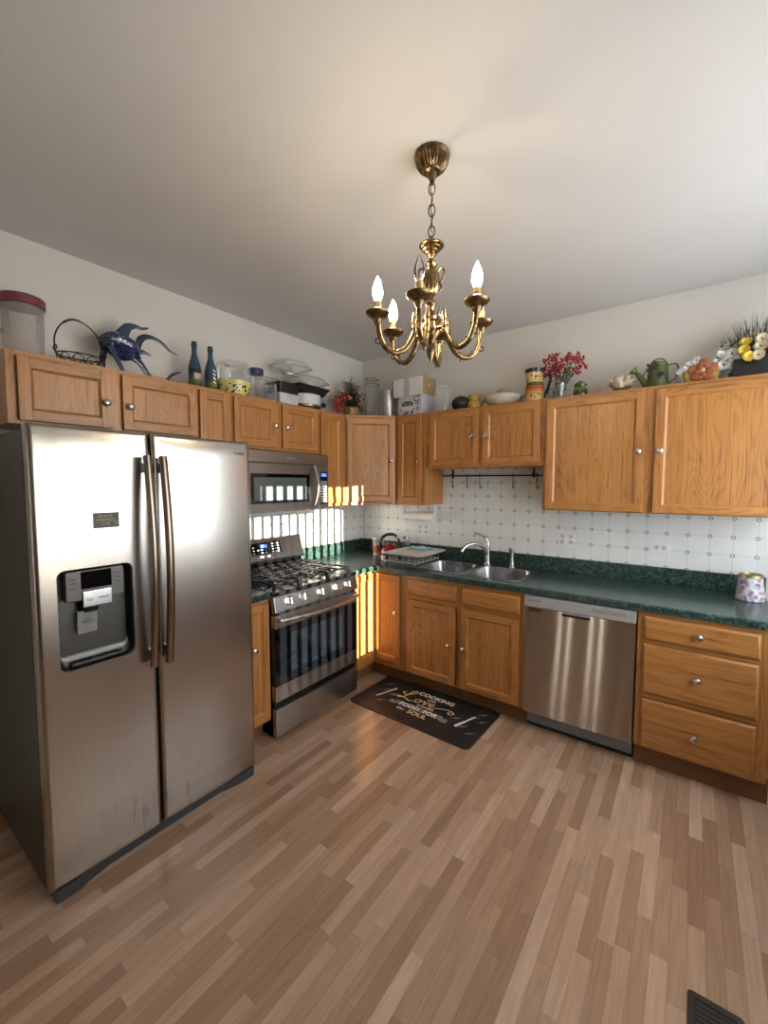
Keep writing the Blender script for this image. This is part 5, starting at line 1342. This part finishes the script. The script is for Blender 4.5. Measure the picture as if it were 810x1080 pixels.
m = MB(); m.box((-.148, -.105, 0), (.141, .115, .148), .002, 0, X=Xb); m.box((.1405, -.100, .004), (.1425, .112, .145), 0, 1, X=Xb); m.lathe([(.007, 0), (.007, .001), (0, .001)], seg=12, mi=0, X=Xb @ Matrix.Translation((.1425, .0, .085)) @ Matrix.Rotation(PI / 2, 4, 'Y')); obj('carton_body', m, [wkb, ckr], t)
m = MB(); m.box((-.035, -.1065, -.0005), (.018, -.1052, .149), 0, 0, X=Xb); m.box((-.035, -.1062, .148), (.018, .115, .1492), 0, 0, X=Xb); obj('tape', m, plain('grey tape', (.47, .45, .45), .5), t)
m = MB(); m.box((-.150, -.107, .001), (-.1475, .115, .146), 0, 0, X=Xb); m.box((.02, -.1, .148), (.143, .113, .1505), 0, 0, X=Xb); m.box((-.148, -.1, .148), (-.035, .113, .1500), 0, 0, X=Xb); obj('flap', m, plain('dark flap edge', (.10, .08, .07), .8), t)
# pitcher, gourd and pots
t = thing('glass_pitcher', 'clear glass pitcher with handle right of the stacked boxes', 'pitcher', (.968, -.175, Z0)); gp = (.968, -.175, Z0)
m = MB(); m.shell([(0, .004), (.058, .004), (.062, .012), (.066, .10), (.062, .16), (.058, .19), (.062, .212)], gp, 36, flute=(12, .012)); m.tube([(gp[0] + .062 * math.cos(a), gp[1] + .062 * math.sin(a), Z0 + .212) for a in [2 * PI * i / 32 for i in range(32)]], .003, 6, closed=True); obj('pitcher_body', m, M['plastic_c'], t)
m = MB(); m.tube(smooth_pts([(gp[0] + .060, gp[1], Z0 + .20), (gp[0] + .080, gp[1], Z0 + .205), (gp[0] + .086, gp[1], Z0 + .16), (gp[0] + .080, gp[1], Z0 + .09), (gp[0] + .064, gp[1], Z0 + .06)]), .006, 8); obj('handle', m, M['plastic_c'], t)
m = MB(); m.ball((1.132, -.17, Z0 + .060), (.075, .072, .060), 0, 28, 18); m.tube([(1.128, -.17, Z0 + .115), (1.13, -.168, Z0 + .126)], [.008, .005], 8)
for v in m.v: v.z = max(v.z, Z0 + .001)
solo('dark_gourd', m, plain('dark green rind', (.016, .02, .014), .5, vary=.25, scale=60), 'dark green round gourd beside the small yellow pot', 'gourd', (1.128, -.17, Z0 + .001))
t = thing('yellow_creamer', 'small mustard yellow ceramic pot with side handle', 'pot', (1.252, -.175, Z0)); yp = (1.252, -.175, Z0)
yg = plain('mustard glaze', (.50, .335, .085), .25, vary=.22, scale=40)
m = MB(); m.lathe([(.040, 0), (.052, .008), (.058, .03), (.054, .055), (.045, .068), (.048, .09), (.054, .110), (.050, .112), (.044, .09), (.04, .07), (0, .06)], yp, 32); obj('pot_body', m, yg, t)
m = MB(); m.tube(smooth_pts([(yp[0] + .048, yp[1], Z0 + .098), (yp[0] + .066, yp[1], Z0 + .092), (yp[0] + .068, yp[1], Z0 + .055), (yp[0] + .054, yp[1], Z0 + .03)]), .006, 8); obj('handle', m, yg, t)
t = thing('covered_casserole', 'wide cream covered casserole dish with knob lid', 'dish', (1.475, -.175, Z0)); cp = (1.475, -.175, Z0)
crm = plain('cream glaze', (.50, .46, .39), .22, vary=.12)
m = MB(); m.lathe([(.075, 0), (.09, .005), (.125, .036), (.138, .062), (.140, .068), (.12, .066), (0, .06)], cp, 40)
for s in (-1, 1): m.tube(smooth_pts([(cp[0] + s * .132, cp[1] - .025, Z0 + .060), (cp[0] + s * .147, cp[1] - .018, Z0 + .063), (cp[0] + s * .147, cp[1] + .018, Z0 + .063), (cp[0] + s * .132, cp[1] + .025, Z0 + .060)]), .007, 8)
obj('dish_body', m, crm, t)
m = MB(); m.lathe([(.136, .068), (.132, .076), (.10, .090), (.055, .100), (.030, .103), (.028, .106), (.050, .114), (.052, .118), (.035, .126), (0, .128)], cp, 40); obj('lid', m, crm, t)
# painted pitcher
k = N('painted pottery'); c = k.coord(); q = k.sep(c); zz = q[2]
r_ = k.n('ShaderNodeValToRGB'); r_.color_ramp.interpolation = 'LINEAR'; k.link(k.math('MULTIPLY', zz, 4.3), r_.inputs[0]); e = r_.color_ramp.elements
st = [(0, (.50, .34, .10)), (.16, (.58, .40, .12)), (.34, (.50, .20, .04)), (.44, (.33, .045, .02)), (.49, (.42, .12, .03)), (.51, (.02, .03, .02)), (.55, (.09, .13, .02)), (.59, (.02, .025, .02)), (.61, (.60, .42, .15)), (.86, (.58, .42, .17)), (.90, (.012, .016, .022)), (1, (.02, .03, .04))]
while len(e) < len(st): e.new(.5)
for el_, (p_, c_) in zip(e, st): el_.position = p_; el_.color = (*c_, 1)
vo = k.n('ShaderNodeTexVoronoi'); k.link(c, vo.inputs['Vector']); vo.inputs['Scale'].default_value = 42
bandf = k.math('MAXIMUM', k.math('MULTIPLY', k.math('GREATER_THAN', zz, .148), k.math('LESS_THAN', zz, .19)), k.math('MULTIPLY', k.math('GREATER_THAN', zz, .03), k.math('LESS_THAN', zz, .075)))
spot = k.math('MULTIPLY', k.math('LESS_THAN', vo.outputs['Distance'], .33), bandf)
k.set(col=k.mix(spot, r_.outputs[0], k.ramp(vo.outputs['Distance'], [(0, (.45, .10, .02)), (.5, (.03, .03, .03))])), rough=.25); M['painted'] = k.m
t = thing('painted_pitcher', 'tall hand painted pitcher with yellow, red and black bands', 'pitcher', (1.702, -.175, Z0)); pp = (1.702, -.175, Z0)
m = MB(); m.lathe([(.056, 0), (.063, .006), (.066, .05), (.063, .11), (.056, .135), (.060, .165), (.066, .215), (.070, .232), (.064, .232), (.055, .18), (.05, .14), (0, .13)], pp, 36); obj('pitcher_body', m, M['painted'], t)
m = MB(); m.tube(smooth_pts([(pp[0] + .058, pp[1], Z0 + .185), (pp[0] + .088, pp[1], Z0 + .19), (pp[0] + .105, pp[1], Z0 + .16), (pp[0] + .095, pp[1], Z0 + .11), (pp[0] + .075, pp[1], Z0 + .06), (pp[0] + .062, pp[1], Z0 + .035)]), .009, 10, flat=1.4); obj('handle', m, M['black_pl'], t)
# vase of red berries
t = thing('berry_vase', 'clear glass pitcher vase holding a bush of red berry sprigs', 'flowers', (1.868, -.18, Z0)); bv = (1.868, -.18, Z0); R = random.Random(21)
m = MB(); m.shell([(0, .004), (.030, .004), (.036, .012), (.040, .05), (.046, .085), (.052, .112)], bv, 30); m.tube(smooth_pts([(bv[0] - .045, bv[1], Z0 + .09), (bv[0] - .07, bv[1], Z0 + .08), (bv[0] - .068, bv[1], Z0 + .04), (bv[0] - .038, bv[1], Z0 + .03)]), .005, 8); obj('glass_vase', m, thin_glass('blue green glass', (.78, .86, .84), .12, (.30, .36, .34), 1.4), t)
br1 = plain('red berry', (.34, .012, .022), .35, vary=.2)
tips = [(-.095, .02, .29), (-.085, -.02, .215), (-.05, .04, .26), (-.045, -.05, .30), (-.01, -.05, .245), (.02, .03, .31), (.025, -.06, .25), (.06, .02, .315), (.075, -.04, .28), (.10, .04, .31), (.13, 0, .275), (.135, .03, .24), (.11, -.03, .195), (.0, -.06, .185), (.04, .05, .22), (-.03, .0, .325)]
for tx, ty, tz in tips:
    m = MB(); p1 = Vector((bv[0] + tx, bv[1] + ty, Z0 + tz * .93)); p0_ = Vector((bv[0] + tx * .1, bv[1] + ty * .1, Z0 + .03)); md_ = Vector((bv[0] + tx * .45, bv[1] + ty * .5, Z0 + tz * .6))
    P_ = smooth_pts([p0_, md_, p1], 6); m.tube(P_, .0016, 5, 1)
    for i in range(15): m.ball(p1 + Vector((R.uniform(-.024, .024), R.uniform(-.024, .024), R.uniform(-.03, .022))), R.uniform(.0055, .009), 0, 7, 5)
    for i in range(7):
        pb = P_[min(len(P_) - 1, 4 + i)]; a = R.uniform(0, 6.28); leaf(m, pb, (math.cos(a), math.sin(a), R.uniform(-.2, .8)), (0, .3, 1), R.uniform(.022, .04), .012, 2 + (i % 2))
    obj('berry_sprig', m, [br1, brn, leaf_g, pale_leaf], t)
m = MB()
for i in range(26):
    a = R.uniform(0, 6.28); p_ = Vector((bv[0] + R.uniform(-.03, .09), bv[1] + R.uniform(-.04, .03), Z0 + R.uniform(.11, .17))); leaf(m, p_, (math.cos(a), math.sin(a), R.uniform(-.5, .5)), (0, -.4, 1), R.uniform(.03, .05), .014, 0)
obj('grey_foliage', m, pale_leaf, t, angle=80)
t = thing('ginger_jar', 'small glazed green lidded jar right of the berry vase', 'jar', (2.0, -.175, Z0)); gj = (2.0, -.175, Z0)
k = N('green drip glaze'); c = k.coord(); nz = k.noise(c, 34, 4, .65); zz = k.sep(c)[2]
k.set(col=k.mix(k.maprange(k.math('ADD', zz, k.math('MULTIPLY', nz, .05)), .055, .085, 0, 1), k.ramp(nz, [(.4, (.025, .02, .012)), (.65, (.14, .09, .03))]), k.ramp(nz, [(.35, (.03, .06, .01)), (.6, (.14, .20, .04)), (.75, (.3, .3, .1))])), rough=.15); M['ggl'] = k.m
m = MB(); m.lathe([(.032, 0), (.040, .005), (.044, .03), (.040, .065), (.032, .075), (.034, .082)], gj, 30); obj('jar_body', m, M['ggl'], t)
m = MB(); m.lathe([(.040, .081), (.041, .088), (.030, .100), (.012, .106), (.012, .112), (0, .114)], gj, 30); obj('lid', m, M['ggl'], t)
# sea shell
k = N('shell ivory'); c = k.coord(); nz = k.noise(c, 45, 4, .6, .6); k.set(col=k.ramp(nz, [(.3, (.30, .19, .10)), (.48, (.58, .47, .34)), (.7, (.70, .63, .52))]), rough=.4); M['shell'] = k.m
m = MB(); shc = Vector((2.238, -.175, Z0)); R = random.Random(17)
sp = []; srad = []
for i in range(64):      # coiled body, apex to the upper right
    s_ = i / 63; a = s_ * 3.0 * 2 * PI; r = .034 * (1 - s_) ** 1.1
    sp.append((shc.x - .022 + .078 * s_, shc.y + r * math.cos(a), Z0 + .050 + .03 * s_ + r * math.sin(a) * .9)); srad.append(.036 * (1 - s_) ** 1.1 + .002)
m.tube(sp, srad, 14)
for a, L_, x_ in ((150, .060, -.035), (118, .062, -.015), (85, .060, .005), (52, .064, .022), (22, .060, .035), (-8, .048, .040), (176, .058, -.04), (205, .040, -.03), (100, .05, .03), (65, .05, -.03), (-30, .035, .03)):
    ar = math.radians(a); d_ = Vector((math.cos(ar), -.35 + R.uniform(-.25, .25), math.sin(ar) * .9)).normalized(); p0_ = Vector((shc.x + x_ * .45, shc.y - .01, Z0 + .056)) 
    m.tube([p0_, p0_ + d_ * (L_ * .55), p0_ + d_ * (L_ * .85), p0_ + d_ * (L_ * 1.12)], [.024, .017, .009, .001], 9)
m.tube(smooth_pts([(shc.x - .055, shc.y - .040, Z0 + .055), (shc.x - .03, shc.y - .05, Z0 + .026), (shc.x + .02, shc.y - .045, Z0 + .020), (shc.x + .055, shc.y - .03, Z0 + .035)], 6), [.006] * 6 + [.011] * 12 + [.006], 10, 1)
for v in m.v: v.z = max(v.z, Z0 + .001)
solo('conch_shell', m, [M['shell'], brn], 'large ivory spiny sea shell left of the green watering can', 'shell', tuple(shc), angle=60)
# watering can birdhouse
wg = plain('olive green painted tin', (.070, .088, .018), .42, vary=.25, scale=22)
t = thing('watering_can', 'olive green watering can birdhouse with a round dark hole', 'watering can', (2.43, -.175, Z0)); wc_ = (2.43, -.175, Z0)
m = MB(); m.lathe([(.060, 0), (.061, .004), (.058, .008), (.050, .138), (.053, .142), (.053, .148), (.048, .148), (.040, .158), (.020, .166), (0, .168)], wc_, 36); obj('can_body', m, wg, t)
m = MB(); m.lathe([(.019, 0), (.019, .003), (.015, .0035), (0, .003)], seg=24, X=Matrix.Translation((wc_[0] + .018, wc_[1] - .0525, Z0 + .078)) @ Matrix.Rotation(.33, 4, 'Z') @ RX90); obj('entrance_hole', m, M['black'], t)
m = MB(); m.tube([(wc_[0] - .050, wc_[1] - .01, Z0 + .025), (wc_[0] - .085, wc_[1] - .015, Z0 + .075), (wc_[0] - .112, wc_[1] - .02, Z0 + .115)], [.021, .015, .011], 14)
m.lathe([(.011, 0), (.026, .022), (.027, .026), (0, .027)], seg=20, X=Matrix.Translation((wc_[0] - .112, wc_[1] - .02, Z0 + .113)) @ Matrix.Rotation(math.radians(-48), 4, 'Y')); obj('spout', m, wg, t)
m = MB(); m.tube(smooth_pts([(wc_[0] + .046, wc_[1], Z0 + .135), (wc_[0] + .085, wc_[1], Z0 + .142), (wc_[0] + .102, wc_[1], Z0 + .11), (wc_[0] + .09, wc_[1], Z0 + .06), (wc_[0] + .055, wc_[1], Z0 + .03)]), .0042, 8)
m.tube(smooth_pts([(wc_[0] - .048, wc_[1], Z0 + .13), (wc_[0] - .075, wc_[1], Z0 + .10), (wc_[0] - .07, wc_[1], Z0 + .07)]), .003, 8); m.tube(smooth_pts([(wc_[0] - .046, wc_[1], Z0 + .146), (wc_[0] - .02, wc_[1], Z0 + .176), (wc_[0] + .02, wc_[1], Z0 + .180), (wc_[0] + .046, wc_[1], Z0 + .148)]), .0042, 8); obj('handle', m, wg, t)
m = MB(); R = random.Random(2)
for i in range(16): a = R.uniform(0, 6.28); leaf(m, (wc_[0] - .030 + R.uniform(-.02, .02), wc_[1] - .048, Z0 + R.uniform(.11, .15)), (math.cos(a), -.2, math.sin(a)), (0, -1, .2), .022, .010, 0)
obj('ivy_sprig', m, dk_leaf, t, angle=80)
# orange flower planter
t = thing('flower_planter', 'yellow planter with a big orange flower cutout and small white blossoms', 'flowers', (2.640, -.18, Z0)); op = (2.640, -.18, Z0); R = random.Random(8)
orange = plain('burnt orange petal', (.31, .092, .028), .45, vary=.2); ylw = plain('mustard tin', (.46, .32, .05), .5, vary=.2)
m = MB(); m.loft([[(op[0] + x, op[1] + y, Z0 + z) for x, y in rrect(0, 0, a, b_, .01)] for z, a, b_ in ((.001, .070, .035), (.004, .072, .036), (.080, .086, .046), (.080, .08, .04), (.06, .078, .04))], cap0=True, cap1=True); obj('planter_box', m, ylw, t)
for i in range(5):
    a = PI / 2 + 2 * PI * i / 5; m = MB(); cxp, czp = op[0] + .006 + .041 * math.cos(a), Z0 + .070 + .040 * math.sin(a)
    m.ball((cxp, op[1] - .052, czp), (.030, .009, .026), 0, 18, 10); obj('petal', m, orange, t)
for i in range(5):
    a = -PI / 2 + 2 * PI * i / 5; m = MB(); m.ball((op[0] + .006 + .025 * math.cos(a), op[1] - .062, Z0 + .070 + .021 * math.sin(a)), (.015, .006, .012), 0, 14, 8); obj('small_petal', m, plain('brown orange petal', (.27, .09, .03), .5), t)
m = MB(); m.ball((op[0] + .006, op[1] - .066, Z0 + .070), (.012, .006, .012)); obj('flower_heart', m, plain('pale orange heart', (.6, .33, .12), .5), t)
for i in range(20):
    u_ = R.random(); p_ = (op[0] - .110 + .095 * u_, op[1] + R.uniform(-.065, -.03), Z0 + .060 + .050 * u_ + .040 * R.random()); blossom(t, p_, (R.uniform(-.3, .3), -1, .4), R.uniform(.012, .017), wht_p, plain('mauve heart', (.3, .2, .24), .6) if i == 0 else pink_p, 5, .2, 'white_blossom')
m = MB()
for i in range(26):
    a = R.uniform(0, 6.28); blade(m, (op[0] - .06 + R.uniform(-.02, .05), op[1] - .02, Z0 + .07), (math.cos(a) * .8 - .4, math.sin(a) * .5 - .3, R.uniform(-.4, 1)), R.uniform(.03, .075), .006, 0, .5)
obj('foliage', m, pale_leaf, t, angle=80)
# white, yellow and cream flower box
t = thing('flower_box', 'black planter of white, yellow and cream silk flowers at the right edge', 'flowers', (2.86, -.18, Z0)); wb = (2.86, -.18, Z0); R = random.Random(31)
m = MB(); m.box((2.778, -.245, Z0 + .0005), (2.985, -.075, Z0 + .105), .004); m.box((2.786, -.237, Z0 + .095), (2.977, -.083, Z0 + .106), 0, 1); obj('planter_box', m, [M['black_pl'], brn], t)
m = MB(); m.tube([(2.785, -.19, Z0 + .02), (2.752, -.19, Z0 + .03)], .004, 6); m.lathe([(.017, 0), (.019, .005), (.023, .045), (.0, .045)], (2.752, -.185, Z0), 20); obj('side_pot', m, plain('grey green pot', (.20, .21, .19), .5), t)
dk = plain('dark heart', (.12, .10, .07), .6)
for c_, r, mt in (((2.716, -.215, 2.235), .030, wht_p), ((2.738, -.225, 2.205), .033, wht_p), ((2.772, -.215, 2.268), .028, wht_p), ((2.785, -.225, 2.225), .027, wht_p), ((2.752, -.2, 2.262), .024, wht_p), ((2.735, -.195, 2.295), .017, cream_p), ((2.765, -.19, 2.315), .016, cream_p),
                 ((2.822, -.262, 2.302), .026, yel_p), ((2.818, -.268, 2.262), .028, yel_p), ((2.834, -.272, 2.224), .030, yel_p),
                 ((2.888, -.262, 2.308), .030, cream_p), ((2.884, -.268, 2.268), .032, cream_p), ((2.876, -.272, 2.226), .029, cream_p),
                 ((2.925, -.25, 2.305), .034, pink_p), ((2.932, -.255, 2.262), .034, pink_p),
                 ((2.705, -.21, 2.262), .020, wht_p), ((2.725, -.225, 2.262), .026, wht_p), ((2.755, -.225, 2.232), .028, wht_p), ((2.768, -.22, 2.200), .026, wht_p), ((2.72, -.2, 2.292), .014, cream_p), ((2.748, -.2, 2.312), .015, cream_p), ((2.785, -.2, 2.298), .018, wht_p), ((2.80, -.2, 2.325), .015, cream_p), ((2.83, -.19, 2.345), .016, cream_p), ((2.86, -.19, 2.355), .015, cream_p)):
    nm = {id(wht_p): 'white_bloom', id(cream_p): 'cream_bloom', id(yel_p): 'yellow_bloom', id(pink_p): 'rose_bloom'}[id(mt)]
    blossom(t, c_, (R.uniform(-.35, .35), -1, R.uniform(0, .5)), r, mt, dk if mt is not yel_p else yel_h, 7 if r > .025 else 5, .32, nm, .95)
m = MB()
for i in range(280):
    a = R.uniform(0, 6.28); x0_ = R.uniform(2.785, 2.96); lean = (x0_ - 2.87) * 2.2
    blade(m, (x0_, -.16 + R.uniform(-.04, .04), Z0 + .10), (lean + R.uniform(-.35, .25), R.uniform(-.35, .25), 1), R.uniform(.14, .30) * (1 if x0_ > 2.83 else .75), .0055, 0, .12)
for i in range(60):
    a = R.uniform(0, 6.28); leaf(m, (R.uniform(2.72, 2.93), -.2 + R.uniform(-.03, .03), R.uniform(2.20, 2.33)), (math.cos(a), -.3, math.sin(a)), (0, -1, .3), R.uniform(.025, .045), .014, 1)
obj('grass_and_leaves', m, [plain('grey green grass', (.055, .065, .035), .6, vary=.3), leaf_g], t, angle=80)
for i in range(7):
    m = MB(); x1 = 2.70 + .03 * i + R.uniform(-.01, .01); z1 = 2.28 + .010 * i + R.uniform(0, .02); P_ = smooth_pts([(2.79, -.18, Z0 + .1), ((2.79 + x1) / 2, -.2, (Z0 + .1 + z1) / 2 + .02), (x1, -.205, z1)], 5); m.tube(P_, .0014, 5, 0)
    for q in range(9): p_ = P_[3 + q % 7]; m.ball(p_ + Vector((R.uniform(-.010, .010), R.uniform(-.01, .01), R.uniform(-.008, .012))), R.uniform(.004, .0065), 1, 6, 4)
    obj('bud_sprig', m, [brn, plain('pale bud', (.50, .46, .38), .6) if i == 0 else cream_p], t)
